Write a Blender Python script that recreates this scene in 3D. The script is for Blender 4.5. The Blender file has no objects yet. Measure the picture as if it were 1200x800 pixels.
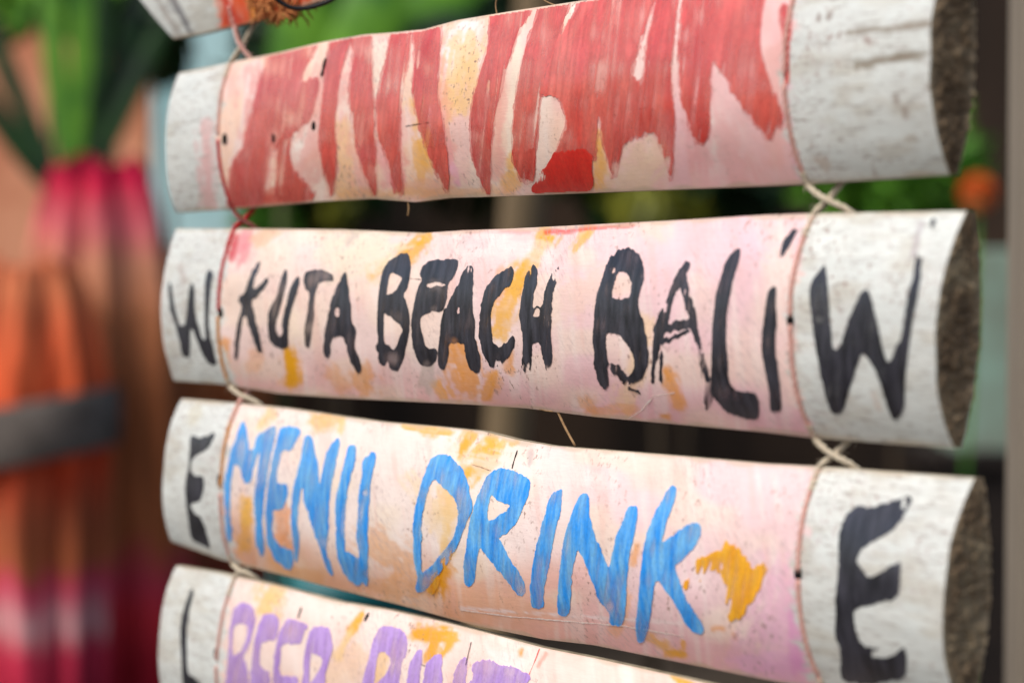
import bpy, math, random
import numpy as np
random.seed(7)
RNG = np.random.default_rng(11)
scene = bpy.context.scene
COL = scene.collection

# ------------------------------------------------------------------ camera
FPX, CX, CY = 85 / 36 * 1200, 600.0, 400.0          # 85 mm on a 36 mm sensor, in photo pixels
CAM = np.array([0.0, 0.0, 1.4])
PITCH = math.atan2(95, FPX)
cam_d = bpy.data.cameras.new('camera')
cam_d.lens = 85; cam_d.sensor_width = 36; cam_d.clip_start = 0.05; cam_d.clip_end = 200
cam_d.dof.use_dof = True
cam_d.dof.focus_distance = 1.235
cam_d.dof.aperture_fstop = 5.2
cam = bpy.data.objects.new('camera', cam_d); COL.objects.link(cam)
cam.location = CAM; cam.rotation_euler = (math.pi / 2 - PITCH, 0, 0)
scene.camera = cam

# ------------------------------------------------------------------ light
SUN_EL, SUN_AZ = math.radians(52), math.radians(232)   # azimuth clockwise from +Y: behind the camera, to its left
world = bpy.data.worlds.new('World'); scene.world = world; world.use_nodes = True
wn = world.node_tree
sky = wn.nodes.new('ShaderNodeTexSky'); sky.sky_type = 'NISHITA'; sky.sun_disc = False
sky.sun_elevation = SUN_EL; sky.sun_rotation = SUN_AZ
sky.air_density = 1.0; sky.dust_density = 2.5; sky.ozone_density = 0.6
bg = wn.nodes['Background']; bg.inputs['Strength'].default_value = 0.10
wn.links.new(sky.outputs[0], bg.inputs[0])
sun_d = bpy.data.lights.new('sun', 'SUN'); sun_d.energy = 2.3; sun_d.angle = math.radians(26); sun_d.color = (1, 0.96, 0.91)
sun = bpy.data.objects.new('sun', sun_d); COL.objects.link(sun)
to_sun = np.array([math.sin(SUN_AZ) * math.cos(SUN_EL), math.cos(SUN_AZ) * math.cos(SUN_EL), math.sin(SUN_EL)])
from mathutils import Vector
sun.rotation_euler = Vector(to_sun).to_track_quat('Z', 'Y').to_euler()
sun.location = (-2, -2, 4)
vs = scene.view_settings
vs.view_transform = 'Standard'; vs.look = 'None'; vs.gamma = 1; vs.use_curve_mapping = False
vs.exposure = 0.40

# ------------------------------------------------------------------ helpers
def lin(c):
    c = np.asarray(c, float) / 255.0
    return np.where(c <= 0.04045, c / 12.92, ((c + 0.055) / 1.055) ** 2.4)

def hash2(ix, iy, seed):
    h = (ix.astype(np.int64) * 374761393 + iy.astype(np.int64) * 668265263 + seed * 974711) & 0x7fffffff
    h = ((h ^ (h >> 13)) * 1274126177) & 0x7fffffff
    return ((h ^ (h >> 16)) & 0xffff) / 65535.0

def noise(x, y, seed=0):
    x = np.asarray(x, float); y = np.asarray(y, float)
    ix = np.floor(x); iy = np.floor(y); fx = x - ix; fy = y - iy
    fx = fx * fx * (3 - 2 * fx); fy = fy * fy * (3 - 2 * fy)
    a = hash2(ix, iy, seed); b = hash2(ix + 1, iy, seed); c = hash2(ix, iy + 1, seed); d = hash2(ix + 1, iy + 1, seed)
    return (a + (b - a) * fx) * (1 - fy) + (c + (d - c) * fx) * fy          # 0..1

def sstep(a, b, x):
    t = np.clip((x - a) / (b - a), 0, 1); return t * t * (3 - 2 * t)

FW = np.array([0, math.cos(PITCH), -math.sin(PITCH)]); UP = np.array([0, math.sin(PITCH), math.cos(PITCH)]); RT = np.array([1.0, 0, 0])
def ray(px, py):
    px = np.asarray(px, float); py = np.asarray(py, float)
    return (px - CX)[..., None] * RT - (py - CY)[..., None] * UP + FPX * FW
def project(P):
    q = P - CAM; z = q @ FW
    return CX + FPX * (q @ RT) / z, CY - FPX * (q @ UP) / z
def at(px, py, Y):                                       # the point of a pixel's ray at world depth Y
    r = ray(px, py); return CAM + r * (Y / r[..., 1])[..., None]

# plane in which the boards hang
ANG = math.atan2(2000, FPX)
D = np.array([math.sin(ANG), -math.cos(ANG), 0]); N = np.array([-math.cos(ANG), -math.sin(ANG), 0])
P0 = np.array([0, 1.26, 0.0])
def to_plane(px, py, off=0.0):
    """ray of a pixel with the hanging plane moved off towards the viewer -> (u, z)"""
    r = ray(px, py)
    t = ((P0 + N * 0 - CAM) @ N + off) / (r @ N)
    P = CAM + r * t[..., None]
    return (P - P0) @ D, P[..., 2]
def pw(u, z, h):
    u = np.asarray(u, float); z = np.asarray(z, float); h = np.asarray(h, float)
    u, z, h = np.broadcast_arrays(u, z, h)
    P = P0 + u[..., None] * D + h[..., None] * N
    P = P.copy(); P[..., 2] = z
    return P

def mesh_obj(name, verts, faces, mat, parent=None, smooth=True, attrs=None):
    me = bpy.data.meshes.new(name)
    me.from_pydata([tuple(v) for v in np.asarray(verts, float)], [], [tuple(int(i) for i in f) for f in faces])
    if attrs:
        for an, val in attrs.items():
            val = np.asarray(val, np.float32)
            if val.ndim == 1:
                a = me.attributes.new(an, 'FLOAT', 'POINT'); a.data.foreach_set('value', val)
            elif an == 'paint':
                a = me.attributes.new(an, 'FLOAT_COLOR', 'POINT')
                a.data.foreach_set('color', np.concatenate([val, np.ones((len(val), 1), np.float32)], 1).ravel())
            else:
                a = me.attributes.new(an, 'FLOAT_VECTOR', 'POINT'); a.data.foreach_set('vector', val.ravel())
    if smooth: me.polygons.foreach_set('use_smooth', [True] * len(me.polygons))
    me.materials.append(mat); me.update()
    o = bpy.data.objects.new(name, me); COL.objects.link(o)
    if parent: o.parent = parent
    return o

def empty(name, loc, label, cat, group=None):
    o = bpy.data.objects.new(name, None); COL.objects.link(o); o.location = loc
    o['label'] = label; o['category'] = cat
    if group: o['group'] = group
    return o
def adopt(parent, o):                                     # parent while the mesh keeps world coordinates
    o.parent = parent
    o.matrix_parent_inverse = __import__('mathutils').Matrix.Translation(parent.location).inverted()
    return o
def tag(o, label=None, cat=None, group=None, kind=None):
    if label: o['label'] = label
    if cat: o['category'] = cat
    if group: o['group'] = group
    if kind: o['kind'] = kind
    return o

# ------------------------------------------------------------------ materials
class NT:
    def __init__(s, name):
        s.m = bpy.data.materials.new(name); s.m.use_nodes = True; s.t = s.m.node_tree
        s.p = s.t.nodes['Principled BSDF']; s.out = s.t.nodes['Material Output']
    def n(s, typ, **kw):
        nd = s.t.nodes.new(typ)
        for k, v in kw.items():
            if k.startswith('i_'):
                key = k[2:]; key = int(key) if key.isdigit() else key
                nd.inputs[key].default_value = v
            else: setattr(nd, k, v)
        return nd
    def l(s, a, b): s.t.links.new(a, b)
    def mul(s, a, vec):
        m = s.n('ShaderNodeVectorMath', operation='MULTIPLY'); s.l(a, m.inputs[0]); m.inputs[1].default_value = vec; return m.outputs[0]
    def noise(s, vec, scale, detail=3, rough=0.55):
        n = s.n('ShaderNodeTexNoise'); n.inputs['Scale'].default_value = scale; n.inputs['Detail'].default_value = detail
        n.inputs['Roughness'].default_value = rough; s.l(vec, n.inputs['Vector']); return n.outputs['Fac']
    def ramp(s, fac, stops):
        r = s.n('ShaderNodeValToRGB'); e = r.color_ramp.elements
        while len(e) < len(stops): e.new(0.5)
        for k, (p, c) in enumerate(stops):
            e[k].position = p; e[k].color = (*c, 1) if len(c) == 3 else c
        s.l(fac, r.inputs[0]); return r.outputs[0]
    def mix(s, fac, a, b, typ='MIX'):
        m = s.n('ShaderNodeMix', data_type='RGBA', blend_type=typ)
        for sock, v in ((m.inputs[0], fac), (m.inputs[6], a), (m.inputs[7], b)):
            if isinstance(v, (int, float)): sock.default_value = v
            elif isinstance(v, tuple): sock.default_value = (*v, 1) if len(v) == 3 else v
            else: s.l(v, sock)
        return m.outputs[2]
    def bump(s, h, strength, dist):
        b = s.n('ShaderNodeBump'); b.inputs['Strength'].default_value = strength; b.inputs['Distance'].default_value = dist
        s.l(h, b.inputs['Height']); s.l(b.outputs[0], s.p.inputs['Normal']); return b

def g3(v): return (v, v, v)

def mat_board():
    k = NT('painted_palm_wood')
    a = k.n('ShaderNodeAttribute', attribute_name='paint'); pl = k.n('ShaderNodeAttribute', attribute_name='plane')
    wh = k.n('ShaderNodeAttribute', attribute_name='bare')
    v = pl.outputs['Vector']
    grain = k.noise(k.mul(v, (9, 90, 1)), 14, 4, 0.6)          # grain runs along the board
    fine = k.noise(k.mul(v, (1, 1, 1)), 420, 3, 0.6)
    blot = k.noise(v, 38, 4, 0.6)
    speck = k.noise(k.mul(v, (1, 0.85, 1)), 300, 5, 0.65)
    speckmask = k.noise(v, 22, 2, 0.5)
    c = k.mix(1.0, a.outputs['Color'], k.ramp(grain, [(0.25, g3(0.92)), (0.6, g3(1.0))]), 'MULTIPLY')
    c = k.mix(1.0, c, k.ramp(blot, [(0.28, (0.93, 0.90, 0.88)), (0.62, g3(1.0))]), 'MULTIPLY')
    # flecks where the paint missed the wood
    sp = k.ramp(speck, [(0.575, g3(0)), (0.63, g3(1))]); sm = k.ramp(speckmask, [(0.46, g3(0)), (0.66, g3(0.95))])
    f = k.n('ShaderNodeMath', operation='MULTIPLY'); k.l(sp, f.inputs[0]); k.l(sm, f.inputs[1])
    c = k.mix(f.outputs[0], c, (0.30, 0.17, 0.13))
    # grey scuffs where the board was rubbed
    rot = k.n('ShaderNodeVectorRotate', rotation_type='Z_AXIS'); rot.inputs['Angle'].default_value = 0.75; k.l(v, rot.inputs['Vector'])
    sc = k.noise(k.mul(rot.outputs[0], (2.2, 9, 1)), 60, 5, 0.72); scm = k.noise(v, 13, 3, 0.6)
    f3 = k.n('ShaderNodeMath', operation='MULTIPLY'); k.l(k.ramp(sc, [(0.50, g3(0)), (0.66, g3(0.8))]), f3.inputs[0]); k.l(k.ramp(scm, [(0.46, g3(0)), (0.68, g3(1))]), f3.inputs[1])
    c = k.mix(f3.outputs[0], c, (0.46, 0.33, 0.32))
    # brown grain marks on the bare ends
    g2 = k.noise(k.mul(v, (16, 110, 1)), 7, 3, 0.55); g2m = k.ramp(g2, [(0.54, g3(0)), (0.68, g3(0.7))])
    f2 = k.n('ShaderNodeMath', operation='MULTIPLY'); k.l(g2m, f2.inputs[0]); k.l(wh.outputs['Fac'], f2.inputs[1])
    c = k.mix(f2.outputs[0], c, (0.33, 0.29, 0.25))
    k.l(c, k.p.inputs['Base Color'])
    k.l(k.ramp(fine, [(0.2, g3(0.34)), (0.8, g3(0.56))]), k.p.inputs['Roughness'])
    k.p.inputs['Specular IOR Level'].default_value = 0.45
    ad = k.n('ShaderNodeMath', operation='MULTIPLY_ADD'); k.l(grain, ad.inputs[0]); ad.inputs[1].default_value = 0.7; k.l(fine, ad.inputs[2])
    k.bump(ad.outputs[0], 0.22, 0.0005)
    return k.m

def mat_paint(name, col, col2, rough=0.42, spec=0.45, coat=0.5, stripe=(42, 7, 6), soft=(0.36, 0.66)):
    k = NT(name)
    pl = k.n('ShaderNodeAttribute', attribute_name='plane'); cov = k.n('ShaderNodeAttribute', attribute_name='cover')
    v = pl.outputs['Vector']
    st = k.noise(k.mul(v, (stripe[0], stripe[1], 1)), stripe[2], 5, 0.62); fine = k.noise(v, 520, 3, 0.6); blot = k.noise(v, 60, 3, 0.5)
    c = k.mix(k.ramp(st, [(soft[0], g3(0)), (soft[1], g3(1))]), tuple(col), tuple(col2))
    c = k.mix(1.0, c, k.ramp(fine, [(0.3, g3(0.82)), (0.6, g3(1.0))]), 'MULTIPLY')
    k.l(c, k.p.inputs['Base Color'])
    k.l(k.ramp(blot, [(0.3, g3(rough - 0.08)), (0.7, g3(rough + 0.1))]), k.p.inputs['Roughness'])
    k.p.inputs['Specular IOR Level'].default_value = spec
    ad = k.n('ShaderNodeMath', operation='MULTIPLY_ADD'); k.l(st, ad.inputs[0]); ad.inputs[1].default_value = 1.2; k.l(fine, ad.inputs[2])
    k.bump(ad.outputs[0], 0.22, 0.0005)
    k.p.inputs['Coat Weight'].default_value = coat; k.p.inputs['Coat Roughness'].default_value = 0.26; k.p.inputs['Coat IOR'].default_value = 1.6
    tr = k.n('ShaderNodeBsdfTransparent'); mx = k.n('ShaderNodeMixShader')
    k.l(cov.outputs['Fac'], mx.inputs[0]); k.l(tr.outputs[0], mx.inputs[1]); k.l(k.p.outputs[0], mx.inputs[2]); k.l(mx.outputs[0], k.out.inputs['Surface'])
    return k.m

def mat_plain(name, c1, c2, scale=20, rough=0.7, stretch=(1, 1, 1), bump=0.0, bdist=0.001, lo=0.3, hi=0.7, spec=0.3):
    k = NT(name); tc = k.n('ShaderNodeTexCoord'); v = k.mul(tc.outputs['Object'], stretch)
    nf = k.noise(v, scale, 5, 0.6)
    k.l(k.ramp(nf, [(lo, tuple(c1)), (hi, tuple(c2))]), k.p.inputs['Base Color'])
    k.p.inputs['Roughness'].default_value = rough; k.p.inputs['Specular IOR Level'].default_value = spec
    if bump: k.bump(nf, bump, bdist)
    return k.m

def mat_bands(name, bands, zlo, zhi, rough=0.85, wob=0.03, streak=0.35, sat=None):
    """cloth dyed in bands: colours by height in object space, with lighter and darker vertical streaks"""
    k = NT(name); tc = k.n('ShaderNodeTexCoord'); sep = k.n('ShaderNodeSeparateXYZ'); k.l(tc.outputs['Object'], sep.inputs[0])
    nz = k.noise(k.mul(tc.outputs['Object'], (1, 1, 0.2)), 22, 3)
    a = k.n('ShaderNodeMath', operation='MULTIPLY_ADD'); k.l(nz, a.inputs[0]); a.inputs[1].default_value = wob; off = k.n('ShaderNodeMath', operation='SUBTRACT'); k.l(sep.outputs[2], off.inputs[0]); off.inputs[1].default_value = wob * 0.5; k.l(off.outputs[0], a.inputs[2])
    mr = k.n('ShaderNodeMapRange'); k.l(a.outputs[0], mr.inputs[0]); mr.inputs[1].default_value = zlo; mr.inputs[2].default_value = zhi
    c = k.ramp(mr.outputs[0], bands)
    st = k.noise(k.mul(tc.outputs['Object'], (1, 1, 0.06)), 30, 3)
    c = k.mix(1.0, c, k.ramp(st, [(0.3, g3(1 - streak)), (0.65, g3(1.15))]), 'MULTIPLY')
    k.l(c, k.p.inputs['Base Color']); k.p.inputs['Roughness'].default_value = rough; k.p.inputs['Specular IOR Level'].default_value = 0.15
    return k.m

M_BOARD = mat_board()
M_BLACK = mat_paint('black_brush_paint', lin((24, 24, 31)), lin((66, 65, 74)), 0.40)
M_BLUE = mat_paint('blue_brush_paint', lin((22, 148, 242)), lin((122, 192, 240)), 0.42)
M_LILAC = mat_paint('lilac_brush_paint', lin((180, 138, 214)), lin((205, 170, 228)), 0.45)
M_RED = mat_paint('red_brush_paint', lin((222, 62, 52)), lin((244, 124, 106)), 0.28, 0.7, 1.0, (26, 4, 3.2), (0.3, 0.74))
M_WASH = mat_paint('pink_wash', lin((226, 96, 92)), lin((236, 140, 130)), 0.4, 0.5, 0.6)
M_RED_NO_SHEEN = mat_paint('sheenless_red_paint', lin((222, 30, 20)), lin((230, 54, 38)), 0.34, 0.6, 1.0)  # deeper red for low stroke ends without sky sheen, put into the colour
M_YELLOW = mat_paint('yellow_brush_paint', lin((250, 168, 8)), lin((252, 190, 60)), 0.45)
M_CREAM = mat_paint('cream_brush_paint', lin((246, 226, 214)), lin((250, 236, 226)), 0.45)
M_HOLE = mat_paint('flat_dark_paint', lin((14, 16, 18)), lin((24, 22, 20)), 0.8, 0.1, 0.0)  # flat dark for ticks and cracks; stands for shade inside the cord holes
def mat_end():
    k = NT('fibrous_end_grain'); tc = k.n('ShaderNodeTexCoord'); rim = k.n('ShaderNodeAttribute', attribute_name='rim')
    big = k.noise(tc.outputs['Object'], 45, 4, 0.6); vor = k.n('ShaderNodeTexVoronoi'); vor.inputs['Scale'].default_value = 700; k.l(tc.outputs['Object'], vor.inputs['Vector'])
    c = k.ramp(big, [(0.32, tuple(lin((84, 66, 50)))), (0.5, tuple(lin((134, 110, 84)))), (0.68, tuple(lin((168, 146, 114))))])
    c = k.mix(1.0, c, k.ramp(vor.outputs['Distance'], [(0.1, g3(0.78)), (0.55, g3(1.05))]), 'MULTIPLY')          # cut fibre bundles
    c = k.mix(rim.outputs['Fac'], c, tuple(lin((196, 172, 138))))
    k.l(c, k.p.inputs['Base Color']); k.p.inputs['Roughness'].default_value = 0.95; k.p.inputs['Specular IOR Level'].default_value = 0.1
    k.bump(vor.outputs['Distance'], 0.5, 0.001); return k.m
M_END = mat_end()
M_BACK = mat_plain('raw_wood_back', lin((120, 106, 84)), lin((172, 158, 132)), 90, 0.9, (1, 1, 6), 0.4, 0.001)
def mat_twine(name, c1, c2): return mat_plain(name, lin(c1), lin(c2), 500, 0.85, (1, 1, 1), 0.5, 0.0004, spec=0.2)
M_TW = mat_twine('raw_twine', (176, 160, 136), (218, 206, 184))
M_TWP = mat_twine('pink_daubed_twine', (206, 150, 138), (226, 182, 168))
M_TWR = mat_twine('red_daubed_twine', (176, 24, 30), (214, 60, 66))
M_TWO = mat_twine('orange_daubed_twine', (204, 132, 60), (226, 168, 110))
M_FIB = mat_plain('dry_fibre', lin((120, 90, 60)), lin((170, 135, 95)), 300, 0.8)

# ------------------------------------------------------------------ boards
H0 = 0.1
class Board:
    def __init__(s, top, bot, seed, sag=0.145, back=0.075):
        s.seed = seed
        t = np.array(top, float); b = np.array(bot, float)
        s.tu, s.tz = to_plane(t[:, 0], t[:, 1]); s.bu, s.bz = to_plane(b[:, 0], b[:, 1])
        s.sag = sag * H0; s.back = back * H0
    def zt(s, u): return np.interp(u, s.tu, s.tz) + (np.asarray(u) < s.tu[0]) * (np.asarray(u) - s.tu[0]) * (s.tz[1] - s.tz[0]) / (s.tu[1] - s.tu[0])
    def zb(s, u): return np.interp(u, s.bu, s.bz) + (np.asarray(u) < s.bu[0]) * (np.asarray(u) - s.bu[0]) * (s.bz[1] - s.bz[0]) / (s.bu[1] - s.bu[0])
    def front(s, u, z):
        zt, zb = s.zt(u), s.zb(u)
        sv = np.clip((zt + zb - 2 * z) / (zt - zb), -1, 1)        # -1 top .. 1 bottom
        hgt = (zt - zb)
        prof = s.sag * hgt / H0 * (1 - np.abs(sv) ** 2.3) * (0.70 + 0.34 * sstep(-0.4, 0.3, u))
        wave = (noise(u * 22, z * 30 + s.seed * 7, s.seed) - 0.5) * 0.0016 + (noise(u * 60, z * 70, s.seed + 3) - 0.5) * 0.0006
        return 0.002 + prof + wave * (1 - sv ** 6)
    def hit(s, px, py, lift=0.0):
        off = np.full(np.shape(px), s.sag * 0.8)
        for _ in range(14):
            u, z = to_plane(px, py, off); off = s.front(u, z) + lift
        return u, z, off
    def uL(s, sv): a = (sv + 1) / 2; return s.tu[0] * (1 - a) + s.bu[0] * a
    def uR(s, sv): a = (sv + 1) / 2; return s.tu[-1] * (1 - a) + s.bu[-1] * a
    def grid(s, nu, ns):
        sv = np.linspace(-1, 1, ns); sv = np.sign(sv) * (1 - (1 - np.abs(sv)) ** 1.25)
        a = np.linspace(0, 1, nu)
        A, S = np.meshgrid(a, sv, indexing='ij')
        jag = (noise(S * 4 + 40, S * 0, s.seed) - 0.5) * 0.0012
        U = s.uL(S) * (1 - A) + s.uR(S) * A + jag * (A > 0.999)
        Z = (s.zt(U) * (1 - S) + s.zb(U) * (1 + S)) / 2
        return A, S, U, Z

def quads(nu, ns, flip=False, off=0):
    i, j = np.meshgrid(np.arange(nu - 1), np.arange(ns - 1), indexing='ij'); i = i.ravel(); j = j.ravel()
    a = i * ns + j; q = np.stack([a, a + 1, a + ns + 1, a + ns], 1) + off
    return q[:, ::-1] if flip else q

def paint_field(px, py, base, strokes, seed):
    c = base.copy()
    for (x0, y0, x1, y1, w, col, al) in strokes:
        dx, dy = x1 - x0, y1 - y0; L2 = dx * dx + dy * dy + 1e-6
        t = np.clip(((px - x0) * dx + (py - y0) * dy) / L2, 0, 1)
        d = np.hypot(px - x0 - t * dx, py - y0 - t * dy)
        L = math.sqrt(L2); al_c = ((px - x0) * dx + (py - y0) * dy) / L; ac_c = (-(px - x0) * dy + (py - y0) * dx) / L
        nn = 0.45 * noise(ac_c * 0.26, al_c * 0.04, seed + int(x0)) + 0.3 * noise(px * 0.1, py * 0.1, seed + int(y0)) + 0.25 * noise(px * 0.3, py * 0.3, seed + 3)
        m = al * sstep(1.25, 0.35, d / w * 0.85 + (nn - 0.5) * 2.4)
        m = m * np.clip(0.6 + 1.0 * nn, 0, 1.25); m = np.clip(m, 0, 1)
        c = c * (1 - m[..., None]) + lin(col) * m[..., None]
    return c

def build_board(name, B, label, cords, basef, strokes, group, left_strokes=()):
    nu, ns = 460, 86
    A, S, U, Z = B.grid(nu, ns)
    Hf = B.front(U, Z)
    P = pw(U, Z, Hf).reshape(-1, 3)
    px, py = project(P); uu = U.ravel(); ss = S.ravel()
    ul, ur = cords
    wig = (noise(ss * 7 + 30, ss * 0, B.seed + 9) - 0.5) * 0.009 + (noise(uu * 260, ss * 30, B.seed + 10) - 0.5) * 0.009
    bare = np.clip(np.maximum(sstep(ul + 0.004 + wig, ul - 0.002 + wig, uu), sstep(ur - 0.003 + wig, ur + 0.003 + wig, uu)), 0, 1)
    pink = basef(px, py, ss)
    sl = px - (py - 300) * 0.10
    br = 0.5 * noise(sl * 0.11, py * 0.012, B.seed + 71) + 0.3 * noise(sl * 0.3, py * 0.02, B.seed + 72) + 0.2 * noise(px * 0.05, py * 0.05, B.seed + 73)
    k1 = (0.4 * sstep(0.52, 0.78, br))[:, None]; k2 = (0.3 * sstep(0.46, 0.24, br))[:, None]
    pink = pink * (1 - k1) + lin((248, 232, 222)) * k1; pink = pink * (1 - k2) + lin((238, 184, 168)) * k2
    pink = paint_field(px, py, pink, strokes, B.seed)
    n1 = noise(uu * 40, Z.ravel() * 320, B.seed + 20); n2 = noise(uu * 35, Z.ravel() * 35, B.seed + 21)
    white = lin((222, 225, 219)) * (0.86 + 0.14 * n1 + 0.08 * n2)[:, None]
    white = white * (1 - 0.25 * sstep(0.93, 1.0, np.abs(ss)))[:, None] + 0.25 * sstep(0.93, 1.0, np.abs(ss))[:, None] * lin((190, 178, 150))
    grime = sstep(0.52, 0.8, 0.6 * noise(uu * 30, Z.ravel() * 60, B.seed + 81) + 0.4 * noise(uu * 90, Z.ravel() * 300, B.seed + 82))[:, None] * 0.42
    white = white * (1 - grime) + lin((186, 176, 156)) * grime
    white = paint_field(px, py, white, left_strokes, B.seed + 50)
    c = pink * (1 - bare[:, None]) + white * bare[:, None]
    # paint scraped off along the sharp edges
    e = sstep(0.955, 0.995, np.abs(ss) + (noise(uu * 70, ss * 0, B.seed + 5) - 0.5) * 0.05)
    c = c * (1 - 0.6 * e[:, None]) + 0.6 * e[:, None] * lin((196, 178, 150))
    root = empty(name, tuple(P.mean(0)), label, 'sign board', group)
    plane = np.stack([uu, Z.ravel(), np.full(len(uu), B.seed * 1.7)], 1)
    # front, edge lips and back in one closed body
    hb = 0.0025
    nb = 16
    nu2 = nu
    verts = [P]; faces = list(quads(nu, ns))
    bv = []
    sb = np.linspace(-1, 1, nb)
    Ab, Sb = np.meshgrid(np.linspace(0, 1, nu2), sb, indexing='ij')
    Ub = B.uL(Sb) * (1 - Ab) + B.uR(Sb) * Ab; Zb = (B.zt(Ub) * (1 - Sb) + B.zb(Ub) * (1 + Sb)) / 2
    Hb = -hb - B.back * (B.zt(Ub) - B.zb(Ub)) / H0 * (1 - np.abs(Sb) ** 2.2) * (0.85 + 0.3 * noise(Ub * 25, Sb * 2 + 9, B.seed + 31))
    Pb = pw(Ub, Zb, Hb).reshape(-1, 3)
    body = adopt(root, mesh_obj('body', P, faces, M_BOARD, attrs={'paint': c, 'bare': bare, 'plane': plane}))
    back_faces = list(quads(nu2, nb, True))
    # lips join front edge to back edge (own rows of vertices, so the edge stays crisp)
    k0 = len(Pb); lipv = []; lipf = []
    for row_f, row_b, fl in ((0, 0, False), (ns - 1, nb - 1, True)):
        fr = P.reshape(nu, ns, 3)[:, row_f]; br = Pb.reshape(nu2, nb, 3)[:, row_b]
        base = k0 + len(lipv) ; lipv += list(fr) + list(br)
        for i in range(nu - 1):
            q = (base + i, base + i + 1, base + nu + i + 1, base + nu + i)
            lipf.append(q if not fl else q[::-1])
    adopt(root, mesh_obj('back', np.vstack([Pb, np.array(lipv)]), back_faces + lipf, M_BACK))
    # end faces: fibrous and uneven
    for side in (0, 1):
        fr = P.reshape(nu, ns, 3)[-side]; nk = 26
        br_s = S.reshape(nu, ns)[-side]
        ub = B.uR(br_s) if side else B.uL(br_s)
        zb_ = (B.zt(ub) * (1 - br_s) + B.zb(ub) * (1 + br_s)) / 2
        idx = -1 if side else 0
        hbk = np.interp(br_s, sb, Hb[idx])
        bk = pw(ub, zb_, hbk)
        kk = np.linspace(0, 1, nk)[:, None]
        G = fr[None] * (1 - kk[..., None]) + bk[None] * kk[..., None]
        rough = noise(kk * 9 + br_s[None] * 3, br_s[None] * 40, B.seed + 60) - 0.45 + 0.5 * (noise(kk * 22, br_s[None] * 95, B.seed + 61) - 0.5)
        edge = np.minimum(1, np.minimum(kk * 6, 1.0))
        G = G + (D * (1 if side else -1)) * (rough * 0.0026 * edge * (1 - np.abs(br_s[None]) ** 8))[..., None]
        f = quads(nk, ns, flip=not side)
        rim = np.broadcast_to(np.maximum(np.exp(-kk / 0.07), 0.7 * np.exp(-(1 - kk) / 0.12)) * (0.6 + 0.8 * noise(br_s[None] * 14 + kk * 0, kk * 0 + 3, B.seed + 66)), (nk, ns)).reshape(-1)
        adopt(root, mesh_obj('end_grain', G.reshape(-1, 3), f, M_END, attrs={'rim': np.clip(rim, 0, 1)}))
    return root

# ---- painted shapes: an outline in board coordinates is filled with a skin of paint lying on the curved face
def smooth_poly(p, n=4):
    p = np.asarray(p, float); out = []
    m = len(p)
    for i in range(m):
        a, b, c, d = p[i - 1], p[i], p[(i + 1) % m], p[(i + 2) % m]
        for k in range(n):
            t = k / n
            out.append(0.5 * ((2 * b) + (-a + c) * t + (2 * a - 5 * b + 4 * c - d) * t ** 2 + (-a + 3 * b - 3 * c + d) * t ** 3))
    return np.array(out)

def poly_sdf(X, Y, loops):
    dist = np.full(X.shape, 1e9); inside = np.zeros(X.shape, bool)
    for lp in loops:
        q = np.roll(lp, -1, 0)
        for (x0, y0), (x1, y1) in zip(lp, q):
            dx, dy = x1 - x0, y1 - y0; L = dx * dx + dy * dy + 1e-9
            t = np.clip(((X - x0) * dx + (Y - y0) * dy) / L, 0, 1)
            dist = np.minimum(dist, (X - x0 - t * dx) ** 2 + (Y - y0 - t * dy) ** 2)
            if y0 != y1:
                c = ((y0 > Y) != (y1 > Y)) & (X < (x1 - x0) * (Y - y0) / (y1 - y0) + x0)
                inside ^= c
    d = np.sqrt(dist); return np.where(inside, d, -d)

def stroke_sdf(X, Y, pts):
    best = np.full(X.shape, -1e9)
    for (x0, y0, w0), (x1, y1, w1) in zip(pts[:-1], pts[1:]):
        dx, dy = x1 - x0, y1 - y0; L = dx * dx + dy * dy + 1e-9
        t = np.clip(((X - x0) * dx + (Y - y0) * dy) / L, 0, 1)
        best = np.maximum(best, w0 + (w1 - w0) * t - np.hypot(X - x0 - t * dx, Y - y0 - t * dy))
    return best

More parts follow.
